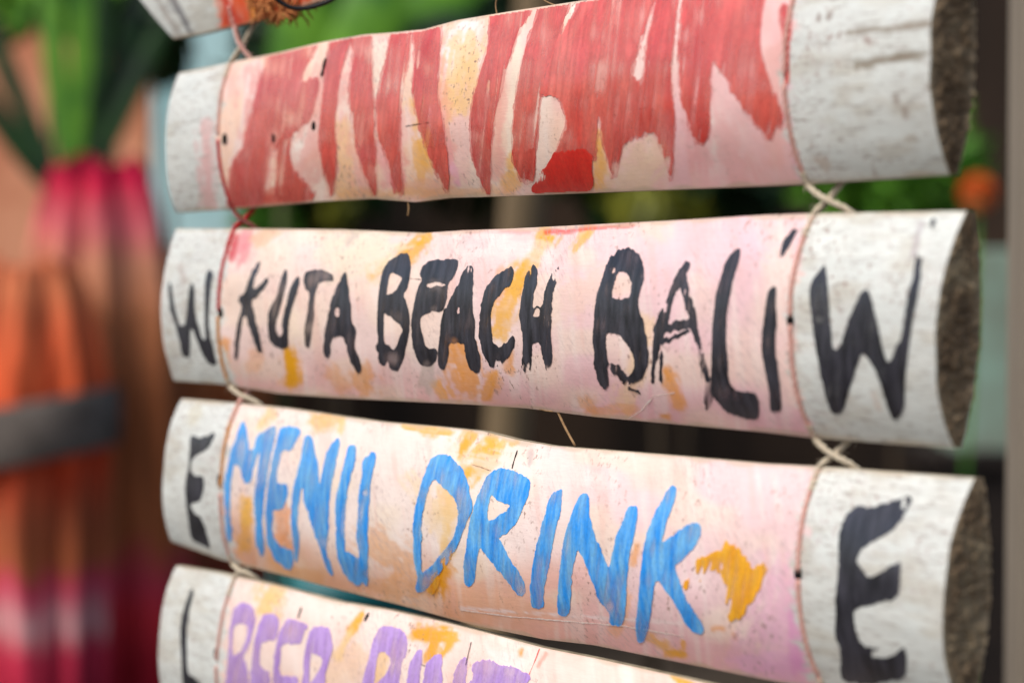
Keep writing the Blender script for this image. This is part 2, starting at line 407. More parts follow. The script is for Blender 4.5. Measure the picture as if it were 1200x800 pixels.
def march(F, X, Y):
    nx, ny = F.shape; ins = F > 0
    gid = np.full(F.shape, -1); gid[ins] = np.arange(ins.sum())
    vx = [X[ins]]; vy = [Y[ins]]; cnt = int(ins.sum())
    maps = {}
    for key, (sa, sb_) in {'H': ((slice(0, nx - 1), slice(0, ny)), (slice(1, nx), slice(0, ny))),
                           'V': ((slice(0, nx), slice(0, ny - 1)), (slice(0, nx), slice(1, ny))),
                           'D': ((slice(0, nx - 1), slice(0, ny - 1)), (slice(1, nx), slice(1, ny)))}.items():
        fa, fb = F[sa], F[sb_]; cr = (fa > 0) != (fb > 0)
        t = fa[cr] / (fa[cr] - fb[cr])
        m = np.full(fa.shape, -1); m[cr] = cnt + np.arange(cr.sum()); cnt += int(cr.sum()); maps[key] = m
        vx.append(X[sa][cr] * (1 - t) + X[sb_][cr] * t); vy.append(Y[sa][cr] * (1 - t) + Y[sb_][cr] * t)
    VX = np.concatenate(vx); VY = np.concatenate(vy)
    faces = []
    c00, c10, c11, c01 = gid[:-1, :-1], gid[1:, :-1], gid[1:, 1:], gid[:-1, 1:]
    full = (c00 >= 0) & (c10 >= 0) & (c11 >= 0) & (c01 >= 0)
    faces += np.stack([c00[full], c10[full], c11[full], c01[full]], 1).tolist()
    Hm, Vm, Dm = maps['H'], maps['V'], maps['D']
    for (A, B, C, AB, BC, CA) in ((c00, c10, c11, Hm[:, :-1], Vm[1:, :], Dm), (c00, c11, c01, Dm, Hm[:, 1:], Vm[:-1, :])):
        a, b, c = A >= 0, B >= 0, C >= 0
        for cond, sel in (((a & b & c & ~full), (A, B, C)), ((a & ~b & ~c), (A, AB, CA)), ((b & ~a & ~c), (B, BC, AB)), ((c & ~a & ~b), (C, CA, BC)),
                          ((a & b & ~c), (A, B, BC, CA)), ((b & c & ~a), (B, C, CA, AB)), ((c & a & ~b), (C, A, AB, BC))):
            if cond.any(): faces += np.stack([s_[cond] for s_ in sel], 1).tolist()
    return VX, VY, faces

LAYER = [0]
def paint_shape(root, B, name, mat, Z, loops=(), strokes=(), cover=0.95, var=0.18, edge=0.5, dry=(), step=0.95, lift=0.00022, streak=(0.33, 0.03), label=None, thin=(), bristle=1.4, grow=0.0, dryall=0.0):
    """Z = (x0, y0, scale) of the sheet the outline was drawn on; outline -> photo pixels -> board face"""
    zx, zy, zs = Z
    cv = lambda p: np.array([(zx + q[0] / zs, zy + q[1] / zs) for q in p], float)
    lps = [smooth_poly(cv(p)) for p in loops]
    sts = [[(zx + q[0] / zs, zy + q[1] / zs, q[2] / zs) for q in st] for st in strokes]
    allp = [l for l in lps] + [np.array([(q[0] - q[2], q[1] - q[2]) for q in st] + [(q[0] + q[2], q[1] + q[2]) for q in st]) for st in sts]
    mn = np.min([a.min(0) for a in allp], 0) - 5 - grow * 1.5 - bristle; mx = np.max([a.max(0) for a in allp], 0) + 5 + grow * 1.5 + bristle
    gx = np.arange(mn[0], mx[0], step); gy = np.arange(mn[1], mx[1], step)
    X, Y = np.meshgrid(gx, gy, indexing='ij')
    F = np.full(X.shape, -1e9)
    LAYER[0] += 1; sd = LAYER[0] * 13
    # bristles drag the ends of a stroke out unevenly
    Yw = Y + bristle * ((noise(X * 0.42 + Y * 0.07, Y * 0.03, sd + 8) - 0.5) * 1.3 + (noise(X * 0.2, Y * 0.01, sd + 9) - 0.5))
    Xw = X + bristle * 0.22 * (noise(X * 0.08, Y * 0.09, sd + 10) - 0.5)
    if lps: F = poly_sdf(Xw, Yw, lps)
    for st in sts: F = np.maximum(F, stroke_sdf(Xw, Yw, st))
    tilt = (Y - mn[1]) * 0.12
    stn = 0.65 * noise((X + tilt) * streak[0] * 1.0, Y * streak[1], sd) + 0.35 * noise((X + tilt) * streak[0] * 2.6, Y * streak[1] * 1.6, sd + 1)
    F = F + grow + edge * (stn - 0.5) * 2.2 + edge * ((noise(X * 0.16, Y * 0.16, sd + 2) - 0.5) * 1.6 + (noise(X * 0.55, Y * 0.55, sd + 3) - 0.5) * 1.2)
    dm = np.full(X.shape, dryall)
    for (dx, dy, r, k) in dry:
        dx, dy, r = zx + dx / zs, zy + dy / zs, r / zs
        dm = np.maximum(dm, k * sstep(1.0, 0.2, np.hypot(X - dx, Y - dy) / r))
    F = np.minimum(F, np.where(dm > 0.03, (stn - dm * 0.98) * 12, 1e9))
    cvg = np.clip(cover + (stn - 0.5) * 2 * var + (noise(X * 0.05, Y * 0.05, sd + 5) - 0.5) * var * 1.6 - dm * 0.25, 0.05, 1)
    cvg = np.clip(cvg + 0.14 * np.exp(-np.maximum(F, 0) / 1.6) * (dm < 0.3), 0, 1)      # paint pools along the stroke's rim
    for (dx, dy, r, k) in thin:
        dx, dy, r = zx + dx / zs, zy + dy / zs, r / zs
        cvg = cvg * (1 - k * sstep(1.0, 0.1, np.hypot(X - dx, Y - dy) / r))
    VX, VY, faces = march(F, X, Y)
    if not len(faces): return None
    # coverage at the vertices, bilinear in the grid
    fi = np.clip((VX - gx[0]) / step, 0, len(gx) - 1.001); fj = np.clip((VY - gy[0]) / step, 0, len(gy) - 1.001)
    i0 = fi.astype(int); j0 = fj.astype(int); a = fi - i0; b = fj - j0
    bl = lambda G: (G[i0, j0] * (1 - a) + G[i0 + 1, j0] * a) * (1 - b) + (G[i0, j0 + 1] * (1 - a) + G[i0 + 1, j0 + 1] * a) * b
    cvv = bl(cvg); Fv = bl(F)
    lf = lift + (LAYER[0] % 6) * 0.00003
    u, z, h = B.hit(VX, VY, lf)
    # keep to the board's face
    sv = (B.zt(u) + B.zb(u) - 2 * z) / (B.zt(u) - B.zb(u))
    keep = (np.abs(sv) < 0.985) & (u > B.uL(sv) + 0.0005) & (u < B.uR(sv) - 0.0005)
    if not keep.all():
        remap = np.full(len(VX), -1); remap[keep] = np.arange(keep.sum())
        faces = [[remap[i] for i in f] for f in faces if all(keep[i] for i in f)]
        u, z, h, cvv = u[keep], z[keep], h[keep], cvv[keep]
    if not len(faces): return None
    o = mesh_obj(name, pw(u, z, h), faces, mat, attrs={'cover': np.clip(cvv, 0, 1), 'plane': np.stack([u, z, np.full(len(u), LAYER[0] * 0.31)], 1)})
    adopt(root, o)
    if label: o['label'] = label
    return o

B0 = Board([(122, -86), (200, -105), (330, -138), (470, -172)], [(207, 46), (240, 40), (268, 33), (300, 26), (330, 16), (370, 4), (430, -14)], 3, 0.12)
B1 = Board([(213, 86), (270, 74), (330, 62), (380, 50), (430, 41), (470, 38), (500, 35), (540, 24), (600, 14), (660, 5), (720, -4), (800, -16), (900, -32), (1000, -50), (1128, -72)],
           [(210, 249), (290, 244), (380, 236), (440, 233), (490, 237), (530, 232), (600, 230), (700, 226), (800, 222), (950, 216), (1118, 205)], 5)
B2 = Board([(210, 268), (280, 268), (400, 269), (500, 273), (545, 270), (600, 268), (700, 263), (800, 258), (900, 252), (960, 250), (1137, 247)],
           [(207, 446), (262, 450), (330, 461), (400, 466), (480, 470), (560, 474), (620, 478), (700, 488), (800, 497), (900, 506), (960, 513), (1122, 525)], 8)
B3 = Board([(216, 467), (280, 472), (340, 478), (400, 487), (450, 494), (520, 500), (570, 505), (610, 515), (650, 522), (700, 526), (800, 534), (900, 543), (960, 546), (1147, 560)],
           [(204, 634), (262, 655), (330, 672), (400, 690), (480, 710), (560, 732), (640, 748), (700, 755), (800, 775), (900, 795), (960, 806), (1134, 842)], 13)
B4 = Board([(210, 662), (270, 672), (330, 686), (400, 704), (460, 714), (520, 727), (580, 742), (640, 758), (700, 770), (800, 792), (900, 815), (960, 828), (1150, 868)],
           [(200, 830), (262, 850), (330, 873), (400, 894), (480, 916), (600, 950), (800, 1002), (960, 1046), (1140, 1092)], 17)

def U1(px, py): return float(to_plane(np.array([px], float), np.array([py], float))[0][0])
CL = {0: U1(281, 28), 1: U1(275, 74), 2: U1(279, 268), 3: U1(284, 470), 4: U1(280, 672)}
CLb = {0: U1(278, 30), 1: U1(277, 246), 2: U1(274, 452), 3: U1(276, 658), 4: U1(270, 850)}
CR = {1: U1(953, -45), 2: U1(960, 250), 3: U1(966, 546), 4: U1(970, 830)}
CRb = {1: U1(951, 216), 2: U1(960, 513), 3: U1(972, 806), 4: U1(970, 1046)}

PINK, PEACH, CREAM, YEL, ORG, WHT, GRY, LIL = (238, 186, 192), (240, 190, 160), (246, 222, 198), (238, 166, 22), (236, 160, 84), (244, 232, 226), (176, 160, 158), (226, 178, 205)
def base2(px, py, ss):
    t = sstep(250, 950, px)[:, None]; top = lin((244, 216, 206)) * (1 - t) + lin((240, 200, 204)) * t
    k = sstep(0.1, 0.8, ss + (noise(px * 0.01, py * 0.01, 4) - 0.5) * 0.8)[:, None]
    bot = lin((240, 192, 184)) * (1 - t) + lin((238, 180, 188)) * t
    c = top * (1 - k) + bot * k
    m = 0.5 * sstep(0.5, 0.8, noise(px * 0.022 + 7, py * 0.03, 33))[:, None]
    return c * (1 - m) + lin(CREAM) * m
def base1(px, py, ss):
    t = sstep(620, 820, px)[:, None]
    c = lin((246, 208, 184)) * (1 - t) + lin((243, 194, 190)) * t
    m = 0.55 * sstep(0.42, 0.75, noise(px * 0.03 + 3, py * 0.018, 12))[:, None]
    c = c * (1 - m) + lin((246, 226, 214)) * m
    m = 0.5 * sstep(0.5, 0.8, noise(px * 0.035 + 13, py * 0.02, 15))[:, None]
    return c * (1 - m) + lin((240, 184, 182)) * m
def base3(px, py, ss):
    t = sstep(520, 800, px)[:, None]
    k = sstep(0.15, 0.75, ss + (noise(px * 0.012, py * 0.012, 6) - 0.5) * 0.7)[:, None]
    c = (lin((245, 226, 216)) * (1 - t) + lin((242, 208, 208)) * t) * (1 - k) + (lin((236, 176, 140)) * (1 - t) + lin((236, 182, 184)) * t) * k
    m = 0.5 * sstep(0.5, 0.8, noise(px * 0.02 + 5, py * 0.03, 36))[:, None]
    return c * (1 - m) + lin((246, 226, 200)) * m
def base4(px, py, ss):
    c = np.tile(lin((245, 220, 208)), (len(px), 1)); m = 0.5 * sstep(0.45, 0.8, noise(px * 0.03, py * 0.03, 41))[:, None]
    return c * (1 - m) + lin((240, 200, 186)) * m
def base0(px, py, ss):
    c = np.tile(lin((232, 90, 40)), (len(px), 1)); m = sstep(262, 246, px + (py - 30) * 0.3)[:, None]
    return c * (1 - m) + lin((236, 200, 180)) * m

GROUP = 'painted half-round boards strung on twine'
board0 = build_board('sign_board', B0, 'tilted off-white and orange board tied above the red-striped board', (U1(262, 30), 9), base0,
    [(256, 40, 232, -10, 5, (222, 120, 100), 0.7), (275, 30, 262, -10, 8, (214, 60, 34), 0.8), (300, 20, 290, -20, 5, (240, 150, 40), 0.8)], GROUP,
    [(222, 38, 196, -10, 5, (120, 118, 120), 0.8), (214, 45, 180, -8, 3, (160, 150, 140), 0.6)])
board1 = build_board('sign_board', B1, 'cream board brushed with broad red streaks, its bare ends whitish', (CL[1], CRb[1]), base1, [
    (525, 70, 548, 30, 16, WHT, 0.9), (535, 120, 545, 60, 20, (244, 196, 110), 0.6), (505, 180, 490, 120, 12, (240, 178, 60), 0.6), (495, 205, 492, 170, 10, (240, 170, 40), 0.6),
    (600, 200, 604, 60, 8, (246, 226, 204), 0.7), (598, 215, 602, 185, 9, (240, 178, 80), 0.7), (705, 215, 700, 160, 9, (240, 178, 90), 0.8), (740, 215, 760, 190, 24, (238, 206, 176), 0.7),
    (285, 190, 300, 80, 12, (240, 214, 208), 0.8), (330, 215, 335, 150, 8, (242, 196, 170), 0.6), (405, 225, 400, 150, 14, (244, 196, 140), 0.7), (345, 180, 365, 150, 14, (244, 226, 214), 0.9),
    (440, 60, 450, 140, 10, (240, 224, 206), 0.8), (535, 215, 505, 130, 7, (240, 176, 190), 0.8), (870, 205, 880, 120, 40, (244, 196, 194), 0.6), (800, 215, 790, 130, 12, (242, 192, 196), 0.6),
    (300, 225, 310, 100, 20, (230, 150, 142), 0.7), (350, 225, 390, 90, 22, (232, 160, 150), 0.6), (300, 235, 345, 230, 14, (224, 110, 92), 0.8), (430, 215, 420, 80, 14, (234, 160, 150), 0.6), (468, 215, 455, 120, 9, (230, 140, 136), 0.7), (482, 220, 520, 215, 12, (238, 176, 140), 0.6),
    (520, 180, 505, 60, 12, (234, 150, 130), 0.6), (580, 200, 590, 60, 8, (236, 150, 140), 0.5), (400, 228, 600, 226, 6, (240, 180, 120), 0.5), (820, 190, 815, 60, 14, (238, 170, 168), 0.6), (870, 200, 850, 150, 18, (240, 176, 172), 0.5), (910, 190, 905, 60, 9, (240, 180, 170), 0.6),
    (940, 200, 925, 100, 9, (236, 190, 206), 0.7), (460, 215, 440, 170, 7, (240, 160, 160), 0.5), (350, 232, 300, 238, 7, (214, 80, 66), 0.6)], GROUP,
    [(995, 39, 1088, 28, 4, (150, 138, 122), 0.9), (1004, 76, 1085, 62, 5, (142, 130, 112), 0.95), (958, 24, 960, 18, 3, (140, 120, 108), 0.8), (971, 22, 973, 16, 3, (140, 120, 108), 0.8),
     (1050, 110, 1052, 120, 3, (150, 130, 118), 0.7), (1060, 130, 1061, 136, 4, (150, 130, 118), 0.7), (1085, 102, 1095, 100, 5, (158, 140, 126), 0.6), (1015, 45, 1020, 50, 3, (160, 130, 120), 0.7),
     (1064, 162, 1072, 162, 4, (164, 150, 132), 0.6), (960, 190, 965, 195, 8, (190, 170, 150), 0.5), (1040, 178, 1060, 176, 10, (190, 182, 166), 0.5), (245, 240, 240, 150, 9, (226, 176, 172), 0.75)])
board2 = build_board('sign_board', B2, 'pink board hand-lettered KUTA BEACH BALI in black', (CL[2], CR[2]), base2, [
    (342, 445, 338, 412, 9, YEL, 1.0), (345, 400, 345, 370, 9, CREAM, 0.7), (430, 452, 425, 440, 12, ORG, 0.7), (402, 452, 390, 438, 10, ORG, 0.45), (300, 425, 300, 415, 9, ORG, 0.4),
    (476, 300, 500, 276, 10, (236, 170, 40), 0.85), (455, 310, 436, 322, 9, (240, 190, 110), 0.7), (604, 338, 640, 278, 11, (240, 172, 40), 0.95), (585, 385, 604, 335, 14, (240, 180, 80), 0.85), (582, 345, 590, 320, 8, ORG, 0.5),
    (676, 290, 692, 268, 6, (238, 176, 80), 0.8), (548, 445, 535, 405, 18, ORG, 0.85), (572, 462, 580, 440, 7, (240, 160, 30), 0.8), (520, 460, 515, 452, 8, (240, 165, 50), 0.7), (600, 432, 598, 420, 8, ORG, 0.7),
    (735, 470, 760, 380, 12, (244, 206, 160), 0.6), (796, 472, 780, 435, 7, ORG, 0.85), (700, 482, 740, 482, 8, ORG, 0.5), (690, 480, 688, 470, 10, ORG, 0.5), (775, 487, 782, 487, 5, ORG, 0.8),
    (405, 300, 440, 290, 30, (240, 226, 200), 0.6), (500, 445, 505, 425, 10, (186, 172, 160), 0.6), (280, 300, 292, 275, 10, (226, 120, 130), 0.7), (305, 280, 320, 270, 10, (240, 180, 130), 0.6), (268, 300, 276, 278, 5, (206, 60, 70), 0.8),
    (265, 440, 262, 400, 5, ORG, 0.9), (640, 272, 740, 264, 3, (216, 60, 50), 0.7), (480, 268, 620, 272, 3, (232, 150, 150), 0.5), (560, 285, 640, 300, 14, WHT, 0.5), (820, 300, 800, 280, 30, (240, 204, 208), 0.5),
    (620, 370, 700, 330, 22, (238, 206, 186), 0.5), (890, 290, 870, 275, 20, (238, 200, 210), 0.5), (545, 278, 565, 286, 8, (214, 190, 190), 0.5), (408, 285, 416, 275, 4, GRY, 0.4)], GROUP,
    [(1070, 300, 1080, 262, 3, (168, 152, 158), 0.6), (215, 330, 212, 310, 3, (170, 150, 140), 0.4), (1030, 480, 1022, 462, 4, (206, 186, 170), 0.5)])
board3 = build_board('sign_board', B3, 'pink board hand-lettered MENU DRINK in blue', (CL[3], CR[3]), base3, [
    (286, 640, 290, 590, 6, (236, 168, 60), 0.8), (290, 612, 288, 585, 7, (238, 180, 70), 0.7), (332, 640, 334, 600, 10, (238, 150, 80), 0.7), (306, 497, 316, 485, 7, (240, 200, 130), 0.7), (372, 492, 390, 488, 10, (240, 180, 80), 0.7), (398, 505, 402, 492, 4, (240, 200, 120), 0.6),
    (475, 500, 525, 508, 5, (240, 172, 50), 0.8), (538, 530, 552, 512, 7, (240, 172, 60), 0.9), (550, 556, 575, 522, 13, (242, 180, 70), 0.9), (570, 544, 578, 538, 8, (242, 176, 60), 0.9), (600, 520, 606, 518, 5, (240, 176, 80), 0.7),
    (522, 640, 528, 575, 12, (240, 196, 120), 0.7), (512, 690, 514, 668, 10, (228, 152, 20), 1.0), (528, 672, 520, 664, 7, (230, 156, 40), 0.7), (470, 660, 440, 640, 20, (232, 168, 110), 0.6), (455, 690, 480, 690, 18, (230, 160, 90), 0.5),
    (372, 680, 320, 660, 10, (234, 170, 110), 0.6), (560, 705, 640, 715, 14, (238, 184, 150), 0.5), (743, 660, 745, 640, 4, (238, 170, 110), 0.8), (725, 735, 730, 700, 9, (238, 170, 110), 0.6), (762, 748, 800, 768, 5, (236, 172, 60), 0.7), (782, 765, 800, 766, 4, (238, 168, 30), 0.8),
    (800, 752, 801, 758, 2, YEL, 0.9), (835, 737, 846, 736, 3, ORG, 0.7), (860, 742, 861, 748, 2, ORG, 0.7), (900, 770, 930, 700, 40, (236, 178, 204), 0.6), (880, 780, 940, 785, 16, (232, 172, 208), 0.6), (936, 780, 930, 720, 8, (226, 150, 196), 0.7), (600, 505, 660, 520, 4, (206, 160, 190), 0.8),
    (540, 712, 800, 730, 1.6, (246, 226, 222), 0.7), (560, 540, 700, 560, 12, (246, 228, 220), 0.5), (620, 545, 622, 530, 3, GRY, 0.5), (480, 560, 520, 620, 10, (244, 214, 170), 0.5), (256, 520, 262, 490, 5, (226, 140, 50), 0.9)], GROUP,
    [(230, 480, 226, 490, 8, (206, 200, 176), 0.6), (1105, 575, 1112, 585, 8, (214, 214, 206), 0.5)])
board4 = build_board('sign_board', B4, 'pink board with lilac lettering hung under the blue-lettered board', (CL[4], CR[4]), base4, [
    (310, 712, 320, 695, 14, (240, 190, 100), 0.7), (338, 740, 340, 735, 6, (240, 196, 120), 0.5), (412, 738, 426, 720, 5, (238, 172, 50), 0.95), (398, 770, 412, 740, 6, (240, 200, 130), 0.7), (490, 742, 522, 742, 11, (228, 160, 26), 1.0), (505, 765, 512, 745, 11, (230, 162, 40), 1.0), (520, 765, 530, 745, 6, (236, 168, 60), 0.9),
    (440, 800, 455, 750, 8, (242, 200, 140), 0.7), (610, 768, 612, 760, 3, (236, 150, 60), 0.8), (690, 755, 700, 752, 8, (238, 190, 120), 0.7), (725, 752, 740, 755, 6, (236, 160, 40), 0.8), (765, 765, 775, 768, 4, (236, 170, 80), 0.6), (790, 796, 830, 806, 6, (238, 170, 30), 0.9),
    (630, 780, 640, 765, 2, (214, 150, 130), 0.7), (420, 770, 380, 800, 18, (240, 200, 160), 0.5), (580, 772, 600, 780, 14, (244, 228, 222), 0.5)], GROUP)

# ---- writing -----------------------------------------------------------------
ZA = (180, 290, 5.0); ZK = (170, 240, 3.75); ZB = (420, 290, 5.0); ZC = (680, 260, 4.0); ZD = (680, 340, 5.0); ZW = (880, 230, 2.6656)
ink = dict(cover=0.92, var=0.2, edge=0.8)
def letter(root, B, mat, Z, loops=(), **kw):
    return paint_shape(root, B, 'letter', mat, Z, loops, **kw)
# KUTA
letter(board2, B2, M_BLACK, ZA, [[(92,200),(100,215),(125,360),(150,450),(170,455),(185,440),(200,290),(215,215),(232,215),(240,260),(240,380),(265,470),(290,535),(305,530),(298,400),(298,260),(312,150),(335,135),(348,160),(332,260),(325,400),(330,520),(350,600),(365,680),(340,685),(300,650),(260,560),(225,475),(213,500),(210,630),(190,640),(165,620),(150,540),(120,430),(98,370),(88,250)]], cover=0.88, var=0.1, label='small black W on the bare end')
letter(board2, B2, M_BLACK, ZA, [[(622,75),(628,95),(590,190),(583,235),(610,225),(660,178),(675,190),(655,235),(600,295),(580,320),(590,400),(615,500),(637,590),(630,618),(610,605),(575,520),(545,420),(535,405),(520,430),(500,560),(490,645),(475,650),(470,610),(480,500),(505,390),(515,340),(503,320),(505,290),(540,250),(560,190),(590,120)]], **ink)
letter(board2, B2, M_BLACK, ZA, [[(775,128),(785,150),(770,240),(745,330),(720,420),(715,480),(735,520),(752,500),(755,420),(775,340),(800,240),(835,180),(850,175),(850,210),(830,290),(800,390),(785,490),(785,570),(760,590),(720,585),(685,550),(670,490),(672,410),(690,340),(720,280),(740,200),(762,140)]], cover=0.85, var=0.26)
letter(board2, B2, M_BLACK, ZA, [[(885,160),(905,135),(960,125),(1010,135),(1050,165),(1048,198),(1015,195),(975,205),(955,240),(945,300),(940,400),(930,470),(915,555),(900,582),(885,560),(885,470),(900,380),(908,270),(890,240),(880,200)]], cover=0.74, var=0.2, thin=[(920, 470, 60, 0.35), (930, 190, 60, 0.2)])
letter(board2, B2, M_BLACK, ZK, [[(877,298),(887,330),(900,420),(908,500),(925,545),(925,580),(920,610),(935,660),(948,715),(938,735),(920,715),(895,670),(880,610),(868,580),(830,578),(815,600),(815,640),(805,675),(788,660),(783,630),(790,560),(805,480),(825,400),(850,340)], [(838,455),(850,455),(853,480),(845,490),(836,478)]], **ink)
# BEACH
letter(board2, B2, M_BLACK, ZB, [[(255,40),(290,38),(303,70),(305,140),(290,220),(265,275),(280,320),(298,390),(298,480),(285,560),(265,640),(240,710),(210,722),(185,705),(170,670),(150,690),(120,680),(115,620),(100,580),(115,545),(108,460),(112,330),(125,220),(150,120),(190,70)],
    [(188,158),(215,158),(250,175),(245,200),(215,250),(190,275),(165,278),(172,220)], [(150,395),(170,400),(210,425),(255,475),(250,510),(225,580),(205,600),(175,575),(152,545)]], cover=0.92, var=0.16, thin=[(200, 650, 70, 0.4), (220, 400, 70, 0.2)])
letter(board2, B2, M_BLACK, ZB, [[(375,115),(410,85),(455,70),(490,75),(520,65),(578,65),(583,100),(560,160),(525,210),(515,300),(490,370),(440,370),(400,385),(370,400),(362,450),(375,520),(405,590),(455,595),(455,650),(430,690),(395,697),(350,665),(325,610),(312,520),(312,420),(330,310),(350,230),(370,190),(360,160)],
    [(402,212),(450,205),(500,210),(503,222),(450,230),(406,230)]], cover=0.92, var=0.16, thin=[(450, 215, 60, 0.35), (440, 360, 40, 0.3), (400, 680, 40, 0.35)])
letter(board2, B2, M_BLACK, ZB, [[(620,130),(645,105),(668,115),(672,160),(668,260),(670,370),(685,450),(683,520),(700,600),(715,660),(708,725),(685,735),(660,715),(635,660),(615,570),(590,560),(545,565),(530,580),(525,640),(510,690),(500,715),(475,705),(465,660),(468,580),(480,490),(485,430),(510,360),(550,280),(590,200),(605,160)], [(578,360),(590,350),(593,385),(578,390)]], cover=0.92, var=0.16, dry=[(645, 130, 45, 0.5)], thin=[(560, 545, 40, 0.5)], edge=0.7)
letter(board2, B2, M_BLACK, ZB, [[(870,125),(895,115),(908,150),(900,200),(870,235),(830,270),(800,300),(780,350),(773,420),(780,500),(795,560),(825,580),(860,560),(905,515),(915,535),(905,590),(880,640),(840,680),(790,695),(760,680),(735,640),(715,580),(705,500),(708,400),(725,310),(755,230),(800,165)]], cover=0.92, var=0.16, dry=[(820, 690, 50, 0.55), (880, 200, 35, 0.35)], edge=0.75, streak=(0.4, 0.06), bristle=2.5)
letter(board2, B2, M_BLACK, ZB, [[(1000,130),(1045,115),(1042,200),(1025,290),(1022,340),(1050,345),(1080,340),(1095,260),(1115,180),(1140,150),(1170,115),(1165,190),(1140,270),(1130,380),(1125,520),(1135,620),(1125,680),(1105,720),(1085,690),(1075,620),(1065,560),(1040,555),(1020,560),(1015,640),(1005,720),(985,710),(965,715),(955,680),(965,560),(950,450),(940,380),(960,270),(975,180)],
    [(1032,362),(1060,360),(1060,405),(1032,405)]], cover=0.92, var=0.16, dry=[(1105, 430, 80, 0.40), (1140, 160, 60, 0.46), (990, 140, 45, 0.46), (985, 700, 45, 0.5), (1100, 700, 40, 0.45)], edge=0.8, streak=(0.5, 0.025), bristle=4)
# BALi
letter(board2, B2, M_BLACK, ZC, [[(200,125),(240,120),(265,135),(280,170),(297,220),(293,290),(272,360),(270,395),(290,450),(305,530),(318,630),(310,690),(285,735),(245,755),(205,755),(165,720),(140,690),(128,700),(130,760),(110,785),(85,750),(70,710),(62,620),(60,520),(65,440),(78,340),(100,270),(120,205),(150,155)],
    [(175,240),(200,230),(230,260),(240,300),(230,345),(190,365),(150,355),(145,330),(160,280)], [(122,525),(160,520),(200,545),(235,600),(252,650),(248,700),(225,718),(195,690),(165,665),(125,640)]],
    strokes=[[(200, 750, 6), (240, 785, 6), (280, 800, 3)]], cover=0.92, var=0.16, edge=0.8, dry=[(150, 680, 45, 0.5), (230, 775, 60, 0.5), (150, 225, 35, 0.42), (290, 250, 30, 0.36)], streak=(0.35, 0.05), bristle=2.5)
letter(board2, B2, M_BLACK, ZC, strokes=[[(500, 190, 11), (480, 232, 20), (450, 290, 17), (412, 380, 16), (380, 480, 28), (362, 555, 21), (348, 650, 10), (338, 745, 7)], [(478, 250, 20), (492, 330, 17), (520, 410, 20), (534, 490, 19), (554, 580, 14), (577, 670, 13), (596, 735, 13)],
    [(365, 500, 26), (430, 492, 20), (525, 470, 24)], [(372, 562, 14), (430, 545, 10), (505, 512, 9)], [(380, 600, 6), (376, 690, 5), (380, 750, 4)]], cover=0.88, var=0.26, edge=0.9,
    dry=[(440, 310, 55, 0.42), (405, 400, 40, 0.44), (455, 495, 50, 0.46), (570, 640, 120, 0.46), (350, 690, 90, 0.42), (500, 330, 40, 0.42)], streak=(0.5, 0.03), bristle=3)
paint_shape(board2, B2, 'smudge', M_BLACK, ZD, strokes=[[(700, 380, 16), (735, 500, 24), (755, 600, 26), (745, 680, 14)]], cover=0.4, var=0.5, edge=1.2, dry=[(740, 560, 170, 0.42)], streak=(0.3, 0.04), bristle=4, label='grey dry-brush smudge between the A and the L')
letter(board2, B2, M_BLACK, ZD, [[(919,-240),(937,-231),(925,-162),(894,-62),(875,40),(855,150),(855,300),(862,420),(868,520),(890,565),(940,595),(1030,605),(1045,740),(1000,752),(940,745),(870,715),(825,680),(790,640),(765,590),(768,480),(770,330),(775,200),(800,12),(825,-87),(862,-187)]], cover=0.92, var=0.16)
letter(board2, B2, M_BLACK, ZC, [[(985,45),(1015,35),(1010,60),(980,110),(950,160),(937,162),(945,100)]], cover=0.92, var=0.16, label='dot of the letter i')
letter(board2, B2, M_BLACK, ZD, [[(1144,-25),(1146,20),(1145,100),(1148,200),(1140,300),(1150,420),(1170,560),(1175,690),(1150,710),(1115,705),(1105,600),(1080,460),(1062,360),(1068,220),(1085,100),(1100,12)]], cover=0.92, var=0.16)
letter(board2, B2, M_BLACK, ZW, [[(228,215),(235,240),(243,330),(250,430),(258,475),(275,470),(300,400),(335,315),(358,290),(375,320),(395,400),(415,490),(432,515),(450,475),(470,430),(485,330),(505,260),(520,205),(530,225),(528,270),(512,350),(495,450),(482,560),(478,650),(455,695),(435,680),(415,620),(385,540),(355,495),(340,500),(320,560),(300,620),(285,665),(262,680),(240,650),(220,570),(200,460),(188,370),(182,300),(195,260)]],
    strokes=[[(518, 240, 10), (532, 150, 9), (570, 75, 8)]], cover=0.92, var=0.16, dry=[(545, 140, 90, 0.72)], thin=[(545, 130, 90, 0.5), (213, 385, 22, 0.35)], label='large black W on the bare end')
# MENU
ZE = (180, 480, 1200 / 270); ZG = (460, 520, 5.0); ZH = (600, 560, 4.0); ZR = (880, 500, 2.6656)
letter(board3, B3, M_BLACK, ZE, [[(195,135),(240,145),(315,122),(305,160),(280,200),(250,225),(215,240),(200,260),(193,300),(200,330),(230,345),(255,345),(262,370),(258,420),(245,460),(225,480),(205,485),(190,500),(205,530),(240,560),(265,610),(280,660),(290,700),(285,718),(240,695),(205,680),(190,640),(178,560),(168,470),(165,400),(180,300),(188,210)]], cover=0.84, var=0.08, label='small black E on the bare end')
bl = dict(cover=0.82, var=0.34, edge=0.8)
letter(board3, B3, M_BLUE, ZE, [[(470,60),(480,90),(490,150),(500,205),(525,195),(545,130),(580,105),(620,82),(640,88),(635,130),(615,220),(595,330),(580,420),(570,520),(565,600),(575,700),(572,755),(555,755),(540,710),(530,640),(528,560),(522,470),(530,380),(545,290),(555,225),(540,235),(520,300),(500,370),(480,385),(465,370),(450,320),(435,290),(415,300),(405,360),(400,450),(402,560),(408,640),(402,680),(385,675),(375,600),(368,480),(370,390),(385,290),(405,210),(435,130),(455,75)]], **bl)
